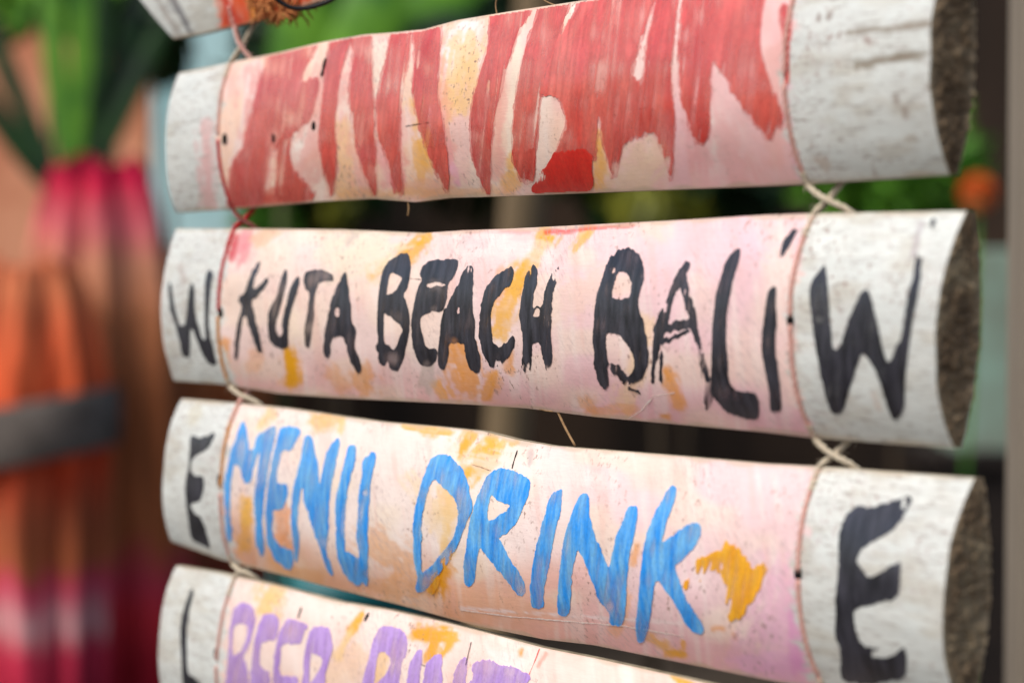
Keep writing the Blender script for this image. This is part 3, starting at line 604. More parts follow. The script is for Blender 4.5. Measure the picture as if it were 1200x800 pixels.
letter(board3, B3, M_BLUE, ZE, [[(655,110),(690,85),(730,90),(765,105),(745,160),(710,210),(670,215),(655,260),(640,340),(640,385),(670,385),(698,405),(690,470),(660,520),(625,525),(620,560),(620,630),(635,680),(670,715),(720,733),(724,809),(702,831),(667,809),(622,769),(595,702),(585,620),(583,520),(592,420),(610,300),(630,200)]], cover=0.78, var=0.2, edge=0.8)
letter(board3, B3, M_BLUE, ZE, [[(785,160),(810,130),(830,165),(845,240),(858,300),(862,390),(878,310),(900,220),(925,175),(965,145),(970,190),(950,270),(930,370),(915,470),(912,580),(905,680),(902,738),(924,809),(933,853),(915,853),(889,800),(862,711),(835,640),(809,560),(782,471),(773,395),(757,480),(752,600),(755,700),(750,790),(738,790),(725,700),(715,580),(722,450),(745,330),(770,240)]], cover=0.8, var=0.2, edge=0.8, thin=[(890, 690, 50, 0.4)])
letter(board3, B3, M_BLUE, ZE, [[(1015,200),(1045,185),(1058,205),(1045,280),(1020,370),(1003,470),(997,580),(995,700),(995,729),(1022,742),(1066,769),(1062,711),(1056,649),(1060,560),(1070,450),(1085,350),(1095,260),(1120,230),(1150,220),(1155,260),(1135,350),(1125,430),(1115,560),(1112,680),(1115,729),(1115,853),(1107,915),(1089,898),(1058,915),(1022,889),(987,844),(964,782),(951,711),(947,578),(948,480),(965,380),(990,290)]], cover=0.84, var=0.32, edge=0.8, thin=[(1100, 430, 26, 0.6), (1105, 850, 30, 0.4)])
# DRINK
letter(board3, B3, M_BLUE, ZG, [[(220,100),(255,68),(300,58),(350,80),(395,130),(430,190),(445,260),(462,330),(462,400),(440,440),(415,510),(380,590),(330,680),(280,750),(240,800),(200,850),(160,870),(135,850),(145,790),(130,720),(120,620),(120,500),(130,400),(150,300),(180,200)],
    [(240,205),(275,235),(330,275),(365,325),(378,400),(375,480),(350,550),(300,620),(260,670),(230,710),(190,745),(172,740),(165,650),(165,550),(175,420),(200,310)]], cover=0.84, var=0.32, edge=0.8, thin=[(320, 640, 90, 0.45), (210, 800, 90, 0.5)], dry=[(300, 690, 60, 0.42)])
letter(board3, B3, M_BLUE, ZG, [[(580,160),(630,143),(690,150),(750,175),(795,205),(803,250),(785,330),(750,410),(700,490),(640,540),(625,560),(650,600),(700,690),(750,770),(780,845),(770,880),(745,890),(715,860),(660,790),(600,720),(540,640),(515,605),(500,640),(490,720),(485,790),(470,820),(430,830),(412,720),(430,620),(445,500),(470,380),(510,270),(545,200)],
    [(580,300),(620,335),(685,360),(650,405),(600,430),(568,450),(552,415),(562,350)]], cover=0.84, var=0.32, edge=0.8, thin=[(760, 860, 60, 0.5)])
letter(board3, B3, M_BLUE, ZH, [[(215,58),(235,60),(230,120),(210,220),(185,340),(165,450),(148,540),(145,600),(115,607),(90,595),(85,520),(95,420),(120,290),(145,200),(165,120),(185,80)]], cover=0.82, var=0.32, edge=0.8)
letter(board3, B3, M_BLUE, ZH, [[(320,85),(355,75),(360,150),(375,230),(410,320),(445,405),(460,400),(480,300),(510,220),(535,150),(565,130),(590,135),(585,200),(565,290),(545,400),(535,510),(530,610),(520,685),(485,690),(455,680),(455,640),(440,610),(415,585),(385,510),(355,430),(315,345),(300,350),(285,430),(275,530),(265,630),(240,645),(215,630),(213,540),(220,430),(235,320),(260,230),(290,140)]], cover=0.88, var=0.32, edge=0.8, thin=[(455, 600, 40, 0.5)])
letter(board3, B3, M_BLUE, ZH, [[(735,45),(765,38),(768,80),(740,160),(705,290),(735,285),(780,245),(830,215),(870,212),(888,235),(875,285),(840,340),(790,390),(765,410),(780,470),(820,570),(870,650),(895,705),(885,735),(860,725),(820,690),(780,620),(720,530),(680,475),(660,530),(650,640),(635,730),(610,770),(588,755),(580,680),(590,560),(600,450),(615,330),(640,230),(680,140)]], cover=0.88, var=0.32, edge=0.8)
paint_shape(board3, B3, 'paint_daub', M_YELLOW, ZH, [[(805,510),(830,450),(870,390),(920,350),(970,335),(1020,308),(1060,335),(1100,385),(1120,430),(1150,405),(1185,405),(1190,440),(1160,510),(1120,580),(1080,640),(1040,665),(1010,660),(1020,600),(1000,580),(1010,520),(990,480),(960,430),(930,420),(900,450),(880,480),(870,440),(840,470),(820,510)]], cover=0.85, var=0.3, edge=1.6, bristle=5, dry=[(860, 450, 90, 0.5), (990, 590, 60, 0.5), (950, 400, 60, 0.42)], label='yellow daub after the word DRINK')
paint_shape(board3, B3, 'paint_daub', M_YELLOW, ZG, [[(230,780),(300,700),(330,640),(345,600),(350,640),(330,700),(290,760),(270,830),(235,880),(200,870),(215,820)]], cover=0.75, var=0.4, edge=1.4, dry=[(290, 720, 120, 0.5)], label='yellow daub on the letter D')
letter(board3, B3, M_BLACK, ZR, [[(330,248),(375,250),(430,235),(500,215),(490,250),(460,300),(430,330),(380,360),(345,385),(330,415),(350,450),(375,468),(420,445),(465,420),(465,470),(455,530),(400,550),(325,570),(328,630),(350,680),(400,690),(380,700),(385,720),(440,715),(480,690),(485,740),(475,785),(420,795),(370,805),(300,795),(280,775),(278,700),(262,640),(265,540),(272,430),(275,340),(295,280)]], cover=0.97, var=0.05, edge=0.9, dry=[(490, 240, 50, 0.5)], label='large black E on the bare end')
# lilac lettering
ZI = (190, 660, 1200 / 210); ZJ = (400, 690, 5.0)
letter(board4, B4, M_BLACK, ZI, [[(190,175),(207,180),(200,230),(180,330),(165,450),(163,560),(165,660),(175,735),(215,760),(260,810),(300,850),(280,900),(180,880),(140,800),(130,700),(125,600),(120,480),(130,380),(155,270)]], cover=0.9, var=0.06, label='small black L on the bare end')
li = dict(cover=0.8, var=0.32, edge=0.8)
letter(board4, B4, M_LILAC, ZI, [[(480,310),(520,270),(570,265),(610,300),(630,360),(610,450),(570,560),(545,620),(570,700),(580,800),(570,900),(420,900),(425,750),(440,600),(450,450),(465,370)], [(485,410),(570,410),(565,480),(530,570),(490,615),(465,600),(470,500)]], **li)
letter(board4, B4, M_LILAC, ZI, [[(650,400),(680,345),(730,335),(770,350),(780,420),(755,500),(710,520),(670,525),(655,600),(660,680),(690,710),(715,730),(710,880),(600,880),(595,700),(610,560)]], **li)
letter(board4, B4, M_LILAC, ZI, [[(800,430),(830,380),(870,370),(965,405),(950,450),(925,530),(880,535),(800,545),(790,620),(785,730),(830,750),(905,765),(900,880),(745,880),(745,700),(760,540)]], **li)
letter(board4, B4, M_LILAC, ZI, [[(985,465),(1010,425),(1070,420),(1120,440),(1140,540),(1120,640),(1090,740),(1080,880),(940,880),(945,680),(960,560)], [(1000,600),(1050,620),(1075,650),(1060,700),(1000,790),(985,780),(990,680)]], **li)
letter(board4, B4, M_LILAC, ZJ, [[(190,290),(220,230),(270,218),(340,230),(385,280),(380,370),(350,450),(340,560),(330,700),(120,700),(130,540),(155,420)], [(215,385),(245,368),(275,390),(285,440),(260,500),(215,540),(190,545),(200,460)]], **li)
letter(board4, B4, M_LILAC, ZJ, [[(440,370),(472,350),(470,430),(455,560),(440,640),(365,640),(385,520),(405,430)]], **li)
letter(board4, B4, M_LILAC, ZJ, [[(520,410),(555,385),(588,390),(585,470),(580,640),(470,640),(480,520),(495,440)]], **li)
letter(board4, B4, M_LILAC, ZJ, [[(690,420),(735,395),(740,440),(730,520),(720,640),(630,640),(650,530)]], cover=0.65, var=0.3, edge=0.9)
letter(board4, B4, M_LILAC, ZJ, [[(770,445),(830,412),(880,415),(930,445),(1000,455),(1070,480),(1115,520),(1080,560),(1060,640),(755,640),(765,520)]], cover=0.8, var=0.3, edge=1.2, thin=[(990, 480, 60, 0.4)])
# red brush strokes of the top board
Z1 = (200, 50, 3.808); Z2 = (380, 20, 3.6375); Z3 = (580, 0, 3.3333); Z4 = (740, 0, 3.3333)
def red(Z, loops, **kw):
    a = dict(cover=0.70, var=0.42, edge=0.6, streak=(0.36, 0.010), step=1.1, bristle=3.5); a.update(kw)
    m = a.pop('mat', M_RED)
    tx = [213, 270, 330, 380, 430, 470, 500, 540, 600, 660, 720]; ty = [86, 74, 62, 50, 41, 38, 35, 24, 14, 5, -4]
    fix = []
    for lp in loops:                                      # strokes begin at the board's upper edge
        q = []
        for (x, y) in lp:
            X_, Y_ = Z[0] + x / Z[2], Z[1] + y / Z[2]
            if X_ < 700 and Y_ - np.interp(X_, tx, ty) < 15: Y_ -= 13; X_ += 2
            q.append(((X_ - Z[0]) * Z[2], (Y_ - Z[1]) * Z[2]))
        fix.append(q)
    loops = fix
    if m is M_RED:                                        # thin wash dragged around the stroke first
        paint_shape(board1, B1, 'brush_wash', M_WASH, Z, loops, cover=0.30, var=0.45, edge=1.2, streak=(0.22, 0.008), step=1.3, bristle=5.0, grow=2.2, lift=0.00012)
        a['dry'] = list(a.get('dry', ())) + [(np.mean([p[0] for p in loops[0]]), np.mean([p[1] for p in loops[0]]), 420, 0.235)]
    return paint_shape(board1, B1, 'brush_stroke', m, Z, loops, **a)
red(Z1, [[(330,470),(350,360),(385,230),(430,100),(480,75),(640,50),(600,110),(585,150),(560,200),(640,160),(655,200),(620,330),(545,400),(500,420),(470,470),(440,470),(430,560),(410,660),(390,735),(270,735),(262,640),(270,560),(300,500)]], cover=0.46, var=0.34)
red(Z1, [[(470,470),(500,420),(540,410),(525,480),(540,560),(600,630),(640,690),(520,710),(470,690),(475,580)]], cover=0.52, var=0.34)
red(Z1, [[(725,0),(800,0),(770,80),(740,200),(730,350),(735,480),(730,600),(718,680),(705,640),(680,560),(665,440),(670,320),(690,180),(700,80)]], dry=[(716, 640, 50, 0.35)])
red(Z2, [[(100,110),(190,82),(200,200),(210,400),(215,560),(222,745),(205,745),(170,660),(140,560),(118,430),(110,300),(125,180)]], dry=[(205, 700, 60, 0.3)])
red(Z2, [[(290,100),(350,78),(365,100),(345,250),(325,350),(318,500),(325,620),(330,740),(312,750),(290,690),(265,590),(235,520),(225,430),(235,320),(260,210)]], thin=[(280, 530, 60, 0.25)])
red(Z2, [[(380,78),(480,70),(485,200),(480,330),(500,430),(520,560),(530,700),(520,735),(490,680),(440,580),(410,470),(385,380),(375,300),(385,180)]], dry=[(400, 180, 70, 0.42), (510, 690, 60, 0.3)])
red(Z2, [[(705,5),(770,0),(870,0),(820,80),(780,200),(745,320),(720,460),(708,600),(705,760),(690,740),(660,680),(635,600),(625,500),(630,380),(660,250),(700,110)]], dry=[(690, 300, 90, 0.32), (680, 640, 80, 0.36)])
red(Z3, [[(195,28),(290,15),(265,90),(240,180),(200,280),(175,400),(165,500),(155,600),(150,700),(110,700),(75,640),(68,540),(75,420),(95,290),(130,160)]], dry=[(130, 690, 50, 0.4)])
red(Z3, [[(320,0),(600,-40),(640,-40),(600,60),(570,150),(545,230),(540,300),(580,320),(590,200),(620,60),(650,-40),(715,-40),(700,100),(690,200),(685,320),(700,440),(695,560),(690,690),(660,620),(625,520),(600,515),(540,540),(500,570),(480,640),(460,685),(445,640),(420,540),(405,450),(395,560),(385,620),(300,600),(235,612),(265,540),(280,480),(260,400),(220,370),(180,370),(205,270),(240,170),(290,90),(330,40)]], dry=[(575, 240, 70, 0.38), (675, 640, 60, 0.42), (240, 400, 50, 0.35), (465, 650, 45, 0.4)], edge=1.0)
red(Z3, [[(385,615),(392,560),(380,650),(370,745),(160,755),(165,690),(200,650),(235,605),(300,590),(345,580)]], mat=M_RED_NO_SHEEN, cover=0.95, var=0.06, edge=1.0, dry=[(175, 690, 50, 0.4)])  # lower end coloured deeper, where the sky reflection stops
red(Z3, [[(68,590),(110,600),(155,590),(150,700),(120,705),(90,680)]], mat=M_RED_NO_SHEEN, cover=0.6, var=0.2, dry=[(130, 690, 60, 0.45)])
red(Z4, [[(215,-60),(300,-60),(510,-60),(500,60),(500,200),(530,300),(565,390),(590,470),(560,500),(535,550),(500,500),(440,430),(390,340),(340,260),(315,235),(303,300),(305,450),(300,530),(270,560),(240,530),(215,450),(190,340),(185,200),(195,80)]], dry=[(265, 520, 60, 0.5), (540, 500, 70, 0.4), (505, 100, 40, 0.4)], edge=1.0)
red(Z4, [[(585,30),(620,30),(615,150),(605,330),(600,200),(590,110)]])
# cord holes, painted flat dark for the shade inside, and dark ticks
def spot(root, B, x, y, w, h, tilt=0.0, name='painted_cord_hole', mat=None):
    pts = [(x + w * math.cos(a) + tilt * h * math.sin(a), y + h * math.sin(a)) for a in np.linspace(0, 2 * math.pi, 9)[:-1]]
    paint_shape(root, B, name, mat or M_HOLE, (0, 0, 1.0), [pts], cover=0.97, var=0.03, edge=0.5, step=0.7, bristle=1)
for (x, y, w, h, t) in ((263, 163, 3, 7, 0), (920, 81, 4, 8, 0)): spot(board1, B1, x, y, w, h, t)
for (x, y, w, h, t) in ((320, 162, 2.6, 6, 0), (367, 148, 2, 5, 0), (379, 79, 1.6, 12, -0.25)): spot(board1, B1, x, y, w, h, t, 'dark_tick')
for (x, y, w, h) in ((258, 366, 2.6, 6), (926, 376, 4, 9)): spot(board2, B2, x, y, w, h)
for (x, y, w, h) in ((257, 562, 2.8, 7), (935, 672, 4.5, 9)): spot(board3, B3, x, y, w, h)
spot(board4, B4, 253, 766, 2.6, 8)
spot(board4, B4, 351, 717.5, 1.4, 7, -0.3, 'dark_tick'); spot(board4, B4, 429.5, 722.5, 1.8, 5.5, -0.5, 'dark_tick')

def crack(root, B, pts, w=0.55, mat=None, cover=0.55):
    paint_shape(root, B, 'hairline_crack', mat or M_HOLE, (0, 0, 1.0), strokes=[[(x, y, w) for x, y in pts]], cover=cover, var=0.3, edge=0.25, step=0.6, bristle=0.5)
crack(board3, B3, [(553, 544), (563, 547), (575, 551)]); crack(board3, B3, [(600, 548), (602, 540), (606, 528)], 0.5)
crack(board1, B1, [(476, 148), (488, 146), (502, 144)], 0.6); crack(board1, B1, [(748, 128), (756, 127), (770, 130)], 0.5)
crack(board2, B2, [(478, 326), (486, 327), (494, 327)], 0.5)
crack(board4, B4, [(552, 752), (549, 764), (546, 778)], 0.6); crack(board4, B4, [(494, 778), (499, 780)], 0.5); crack(board4, B4, [(632, 760), (626, 776), (620, 790)], 0.5, M_RED)
crack(board3, B3, [(540, 714), (600, 722), (660, 727), (730, 733), (800, 745)], 0.7, M_CREAM, 0.7)
crack(board2, B2, [(736, 491), (752, 480), (766, 464), (790, 460)], 0.9, M_CREAM, 0.6)

# ------------------------------------------------------------------ twine
def catmull(pts, n=10):
    p = np.array(pts, float); p = np.vstack([2 * p[0] - p[1], p, 2 * p[-1] - p[-2]]); out = []
    for i in range(1, len(p) - 2):
        a, b, c, d = p[i - 1:i + 3]
        for k in range(n):
            t = k / n; out.append(0.5 * (2 * b + (c - a) * t + (2 * a - 5 * b + 4 * c - d) * t ** 2 + (3 * b - a - 3 * c + d) * t ** 3))
    out.append(p[-2]); return np.array(out)
def resample(P, step):
    L = np.concatenate([[0], np.cumsum(np.linalg.norm(np.diff(P, axis=0), axis=1))]); n = max(4, int(L[-1] / step))
    s = np.linspace(0, L[-1], n); return np.stack([np.interp(s, L, P[:, k]) for k in range(3)], 1), s
def frames(P):
    T = np.gradient(P, axis=0); T /= np.linalg.norm(T, axis=1)[:, None] + 1e-12
    ref = np.array([0.31, 0.87, 0.38]); A = np.cross(T, ref); A /= np.linalg.norm(A, axis=1)[:, None]; return T, A, np.cross(T, A)
def tube(P, r, sides=6):
    T, A, Bv = frames(P); r = np.broadcast_to(r, (len(P),))
    th = np.arange(sides) * 2 * math.pi / sides
    V = P[:, None] + r[:, None, None] * (np.cos(th)[None, :, None] * A[:, None] + np.sin(th)[None, :, None] * Bv[:, None])
    n = len(P); F = []
    for i in range(n - 1):
        for j in range(sides):
            k = (j + 1) % sides; F.append((i * sides + j, i * sides + k, (i + 1) * sides + k, (i + 1) * sides + j))
    F.append(tuple(range(sides))[::-1]); F.append(tuple((n - 1) * sides + j for j in range(sides)))
    return V.reshape(-1, 3), F
def twine(P, R, ply=3, turn=0.011, seed=0):
    P, s = resample(P, 0.0009); T, A, Bv = frames(P); V = []; F = []
    wob = 1 + 0.18 * (noise(s * 300, s * 0, seed) - 0.5)
    for k in range(ply):
        ph = 2 * math.pi * (s / turn + k / ply)
        Q = P + 0.52 * R * (np.cos(ph)[:, None] * A + np.sin(ph)[:, None] * Bv)
        v, f = tube(Q, R * 0.56 * wob, 6); off = sum(len(x) for x in V); V.append(v); F += [tuple(i + off for i in q) for q in f]
    # loose hairs
    rr = np.random.default_rng(seed + 5)
    for _ in range(int(s[-1] * 500)):
        i = rr.integers(2, len(P) - 3); a = rr.uniform(0, 6.28); d = math.cos(a) * A[i] + math.sin(a) * Bv[i]
        L = rr.uniform(0.001, 0.0035); h = np.array([P[i] + d * R * 0.7, P[i] + d * (R + L * 0.5) + T[i] * L * 0.5, P[i] + d * (R + L * 0.8) + T[i] * L * 1.2])
        v, f = tube(h, np.array([0.00012, 0.0001, 0.00005]), 3); off = sum(len(x) for x in V); V.append(v); F += [tuple(j + off for j in q) for q in f]
    return np.vstack(V), F
R_TW = 0.0015
def face_path(B, u0, u1, s0, s1, n=10, lift=R_TW * 0.30):
    sv = np.linspace(s0, s1, n); u = u0 + (u1 - u0) * (sv + 1) / 2
    z = (B.zt(u) * (1 - sv) + B.zb(u) * (1 + sv)) / 2
    return list(pw(u, z, B.front(u, z) + lift))
boards = {0: B0, 1: B1, 2: B2, 3: B3, 4: B4}
def lash(label, top, botm, hole, first, cols, gaps, dx):
    root = empty('hanging_twine', tuple(pw(top[2], 1.4, 0.0)), label, 'twine', 'twines holding the boards')
    sd = 0
    def add(pts, m, r=1.0, lab=None):
        nonlocal sd; sd += 1
        v, f = twine(catmull(pts), R_TW * r, seed=sd + int(abs(top[2]) * 1000)); o = adopt(root, mesh_obj('strand', v, f, m))
        if lab: o['label'] = lab
    for i in range(first, 4):
        Ba, Bb = boards[i], boards[i + 1]
        ub, ut = botm[i], top[i + 1]
        zb, zt = float(Ba.zb(ub)), float(Bb.zt(ut)); zm = (zb + zt) / 2; um = (ub + ut) / 2 + dx * 0.45
        if i > 0:
            a = face_path(Ba, top[i], botm[i], hole.get(i, 0.0) + 0.05, 0.99)
            add([a[0] - N * 0.004] + a, cols[i][1], 0.8)
        else:
            a = face_path(Ba, ub, ub, 0.7, 0.985, 4); add(a, cols[i][1], 0.8)
        add([a[-2], a[-1], pw(ub + 0.001, zb - 0.0012, 0.0025), pw(um, zm, 0.0015), pw(ut + dx, zt + 0.0005, -0.0035), pw(ut + dx * 1.1, zt - 0.010, -0.0105 - R_TW)], gaps[i][0])
        f = face_path(Bb, top[i + 1], botm[i + 1], -0.99, hole.get(i + 1, 0.0) - 0.05)
        add(f + [f[-1] - N * 0.004], cols[i + 1][0], 0.8)
        add([pw(ub + dx * 1.1, zb + 0.010, -0.0105 - R_TW), pw(ub + dx * 0.9, zb - 0.0005, -0.004), pw(um, zm, -0.0015), pw(ut + 0.001, zt + 0.0012, 0.0025), f[0], f[1], f[2]], gaps[i][1])
    if first == 1:
        f = face_path(boards[1], top[1], botm[1], -0.985, hole.get(1, 0.0) - 0.05)
        zt = float(boards[1].zt(top[1]))
        add([pw(top[1] + 0.004, zt + 0.09, 0.001), pw(top[1] + 0.002, zt + 0.05, 0.001), pw(top[1], zt + 0.0012, 0.0025)] + f + [f[-1] - N * 0.004], cols[1][0], 0.8)
    a = face_path(boards[4], top[4], botm[4], hole.get(4, 0.0) + 0.05, 0.985)
    add([a[0] - N * 0.004] + a + [pw(botm[4], float(boards[4].zb(botm[4])) - 0.03, 0.001)], cols[4][1], 0.8)
    return root
M_TWB = mat_twine('stained_twine', (96, 40, 40), (150, 90, 80))
lash('twine tied past the ends carrying the small black W and E', CL, CLb, {1: 0.03, 2: 0.08, 3: 0.08, 4: 0.12}, 0,
     {0: (M_TWP, M_TWP), 1: (M_TWP, M_TWR), 2: (M_TWR, M_TWO), 3: (M_TWO, M_TWP), 4: (M_TWP, M_TWP)},
     {0: (M_TWP, M_TW), 1: (M_TWB, M_TWR), 2: (M_TW, M_TWP), 3: (M_TW, M_TW)}, 0.015)
lash('twine tied past the ends carrying the large black W and E', CR, CRb, {1: 0.06, 2: -0.05, 3: -0.05, 4: 0.0}, 1,
     {1: (M_TWP, M_TWP), 2: (M_TWP, M_TWP), 3: (M_TWP, M_TWP), 4: (M_TWP, M_TWP)},
     {1: (M_TW, M_TW), 2: (M_TW, M_TW), 3: (M_TW, M_TW)}, 0.016)
# loose fibres split off the board edges
def fibre(root, pix, off, r):
    P = []
    for (x, y) in pix:
        u, z = to_plane(np.array([x], float), np.array([y], float), np.array([off])); P.append(pw(u, z, off)[0])
    v, f = tube(catmull(P, 6), r, 5); adopt(root, mesh_obj('loose_fibre', v, f, M_FIB))
fibre(board1, [(477, 232), (479, 243), (478, 253)], 0.001, 0.0005)
fibre(board2, [(652, 478), (662, 500), (674, 522)], 0.001, 0.0007)
fibre(board2, [(648, 482), (640, 481), (632, 479)], 0.002, 0.0004)
fibre(board1, [(583, 20), (581, 6), (584, -8)], -0.001, 0.0005)
fibre(board1, [(655, 8), (640, 2), (628, -8)], -0.001, 0.0004)

# brown husk and black wire beside the tilted board
c0 = at(328, 12, 1.5)
def husk():
    V = []; F = []; rr = np.random.default_rng(4)
    Bu = U1(328, 8)
    for _ in range(240):
        x = rr.uniform(303, 348); y = rr.uniform(-10, 18)
        u, z = to_plane(np.array([x]), np.array([y]), np.array([0.004])); p = pw(u, z, rr.uniform(-0.004, 0.012))[0]
        L = rr.uniform(0.004, 0.010); d = np.array([rr.normal(0, 0.6), rr.normal(0, 0.6), -abs(rr.normal(0.9, 0.5))]); d /= np.linalg.norm(d)
        q = np.array([p, p + d * L * 0.5 + rr.normal(0, 0.0008, 3), p + d * L])
        v, f = tube(q, np.array([0.0007, 0.0007, 0.0003]), 4); o = sum(len(a) for a in V); V.append(v); F += [tuple(i + o for i in k) for k in f]
    return np.vstack(V), F
hv, hf = husk()
hk = adopt(board0, mesh_obj('fibre_tuft', hv, hf, mat_plain('brown_husk', lin((150, 82, 40)), lin((206, 140, 84)), 200, 0.9)))
hk['label'] = 'tuft of brown fibre at the lower edge'
wp = [at(x, y, 1.38) for x, y in ((312, -25), (322, -4), (338, 8), (356, 10), (374, 6), (392, -2), (420, -22))]
wv, wf = tube(catmull([np.asarray(p) for p in wp], 8), 0.0014, 8)
tag(mesh_obj('wire', wv, wf, mat_plain('black_wire', lin((12, 12, 14)), lin((24, 22, 24)), 60, 0.5)), 'thin black wire looping beside the tilted board', 'wire')

# ------------------------------------------------------------------ surroundings
def box(name, x0, x1, y0, y1, z0, z1, mat, parent=None):
    V = [(x, y, z) for x in (x0, x1) for y in (y0, y1) for z in (z0, z1)]
    F = [(0, 1, 3, 2), (4, 6, 7, 5), (0, 4, 5, 1), (2, 3, 7, 6), (0, 2, 6, 4), (1, 5, 7, 3)]
    o = mesh_obj(name, V, F, mat, smooth=False)
    b = o.modifiers.new('bevel', 'BEVEL'); b.width = 0.006; b.segments = 2
    if parent: adopt(parent, o)
    return o
def X(px, Y): return float(at(np.array(px, float), np.array(305.0), Y)[0])
def Zp(py, Y): return float(at(np.array(600.0), np.array(py, float), Y)[2])

gm = mat_plain('packed_earth', lin((50, 42, 34)), lin((76, 65, 53)), 4, 0.95)
gr = mesh_obj('ground', [(-40, -40, 0), (40, -40, 0), (40, 40, 0), (-40, 40, 0)], [(0, 1, 2, 3)], gm, smooth=False); tag(gr, kind='structure', label='packed earth ground')

# grey weathered post beside the board ends
pm = mat_plain('weathered_post', lin((98, 88, 76)), lin((146, 134, 118)), 14, 0.9, (1, 1, 0.12), 0.4, 0.002)
Yp = 1.9
tag(box('post', X(1179, Yp + 0.06), X(1179, Yp + 0.06) + 0.12, Yp, Yp + 0.06, -0.02, 2.6, pm), 'weathered grey-beige wooden post beside the board ends', 'post')
# shop wall behind, coloured dark to stand for the shade there
dm = mat_plain('shade_dark_boards', lin((18, 15, 13)), lin((74, 56, 42)), 1.8, 0.9, (1, 1, 0.1))
tag(box('stall_wall', -4, 4, 9.6, 9.8, -0.02, 4.6, dm), 'stall wall far behind the boards, coloured dark brown for shade', 'wall')
# peach plaster wall and teal door
tag(box('plaster_wall', X(-300, 8.2), X(176, 8.2), 8.2, 8.35, -0.02, Zp(22, 8.2), mat_plain('peach_plaster', lin((196, 116, 82)), lin((232, 164, 128)), 3.5, 0.9)), 'peach plaster wall behind the leafy plant', 'wall')
tag(box('door_panel', X(180, 8.1), X(290, 8.1), 8.1, 8.16, -0.02, Zp(18, 8.1), mat_plain('pale_teal_paint', lin((168, 220, 224)), lin((206, 236, 236)), 2.5, 0.6)), 'pale teal painted door panel next to the peach wall', 'door')
# teal drum seen low between the boards
def lathe(prof, seg=40):
    V = []; F = []
    for r, z in prof:
        for k in range(seg): a = 2 * math.pi * k / seg; V.append((r * math.cos(a), r * math.sin(a), z))
    for i in range(len(prof) - 1):
        for k in range(seg):
            j = (k + 1) % seg; F.append((i * seg + k, i * seg + j, (i + 1) * seg + j, (i + 1) * seg + k))
    F.append(tuple(range(seg))[::-1]); F.append(tuple((len(prof) - 1) * seg + k for k in range(seg)))
    return V, F
Yd = 7.2
dz = Zp(600, Yd) / 0.965; drr = 1.75
v, f = lathe([(r * drr, z * dz) for r, z in [(0.12, 0), (0.125, 0.02), (0.125, 0.3), (0.132, 0.31), (0.132, 0.33), (0.125, 0.34), (0.125, 0.62), (0.132, 0.63), (0.132, 0.65), (0.125, 0.66), (0.122, 0.93), (0.10, 0.96), (0.04, 0.965)]])
dr = mesh_obj('plastic_drum', v, f, mat_plain('teal_plastic', lin((20, 96, 104)), lin((60, 150, 146)), 3, 0.45)); dr.location = (X(405, Yd), Yd, 0)
tag(dr, 'teal plastic drum behind the lower boards', 'drum')

# bamboo pole behind the boards
Yb = 4.6
p0 = np.array([X(545, Yb), Yb, -0.02]); p1 = np.array([X(688, Yb), Yb, 3.2])
pts = np.linspace(0, 1, 60); rad = 0.042 + 0.006 * (np.abs(((pts * 9) % 1) - 0.5) > 0.47)
v, f = tube(p0 + (p1 - p0) * pts[:, None], rad, 16)
tag(mesh_obj('bamboo_pole', v, f, mat_plain('dry_bamboo', lin((94, 78, 56)), lin((146, 124, 92)), 5, 0.6, (1, 1, 0.15))), 'tan bamboo pole standing behind the boards', 'pole')

# rolled cloth bundles standing at the peach wall
def bundle(name, px, Y, py_top, R0, pleats, mat, label, seed, lean=0.0, flare=1.0):
    x = X(px, Y); zt = Zp(py_top, Y); nz, nt = 70, 120
    root = empty(name, (x, Y, 0), label, 'cloth bundle', 'rolled cloth bundles by the peach wall')
    tt = np.linspace(0, 1, nz); th = np.arange(nt) * 2 * math.pi / nt
    V = []
    for t in tt:
        r = R0 * (1.0 + 0.07 * math.sin(t * 5 + seed)) * (0.46 + 0.54 * min(1, t / 0.22) ** 0.6)
        ph = 0.7 * math.sin(t * 3 + seed)
        pl = 1 + 0.12 * np.sin(pleats * th + ph + 1.2 * np.sin(2 * th + seed)) + 0.05 * np.sin(pleats * 2.3 * th + seed)
        cut = zt * (1 - t) - (0.04 * (0.5 + 0.5 * np.sin(3 * th + seed)) if t == 0 else 0)
        V.append(np.stack([r * pl * np.cos(th) + lean * (1 - t), r * pl * np.sin(th), np.broadcast_to(cut, th.shape)], 1))
    top = V[0].copy(); V.insert(0, np.stack([top[:, 0] * 0.55, top[:, 1] * 0.55, top[:, 2] - 0.05], 1)); V = np.array(V)
    F = []
    for i in range(nz):
        for k in range(nt):
            j = (k + 1) % nt; F.append((i * nt + k, (i + 1) * nt + k, (i + 1) * nt + j, i * nt + j))
    o = mesh_obj('cloth', V.reshape(-1, 3), F, mat, parent=root)
    return root
YB = 5.4
zr = lambda py: Zp(py, YB)
zlo, zhi = zr(900), zr(170)
def bd(lst): return sorted([((zr(py) - zlo) / (zhi - zlo), tuple(lin(c))) for py, c in lst], key=lambda q: q[0])
m1 = mat_bands('banded_cloth', bd([(300, (170, 90, 60)), (340, (210, 120, 80)), (390, (222, 106, 66)), (430, (226, 100, 58)), (545, (214, 76, 44)), (600, (176, 90, 58)), (650, (186, 100, 62)), (680, (226, 74, 104)), (722, (230, 170, 168)), (752, (214, 56, 84)), (840, (170, 30, 54))]), zlo, zhi, wob=0.16, streak=0.5)
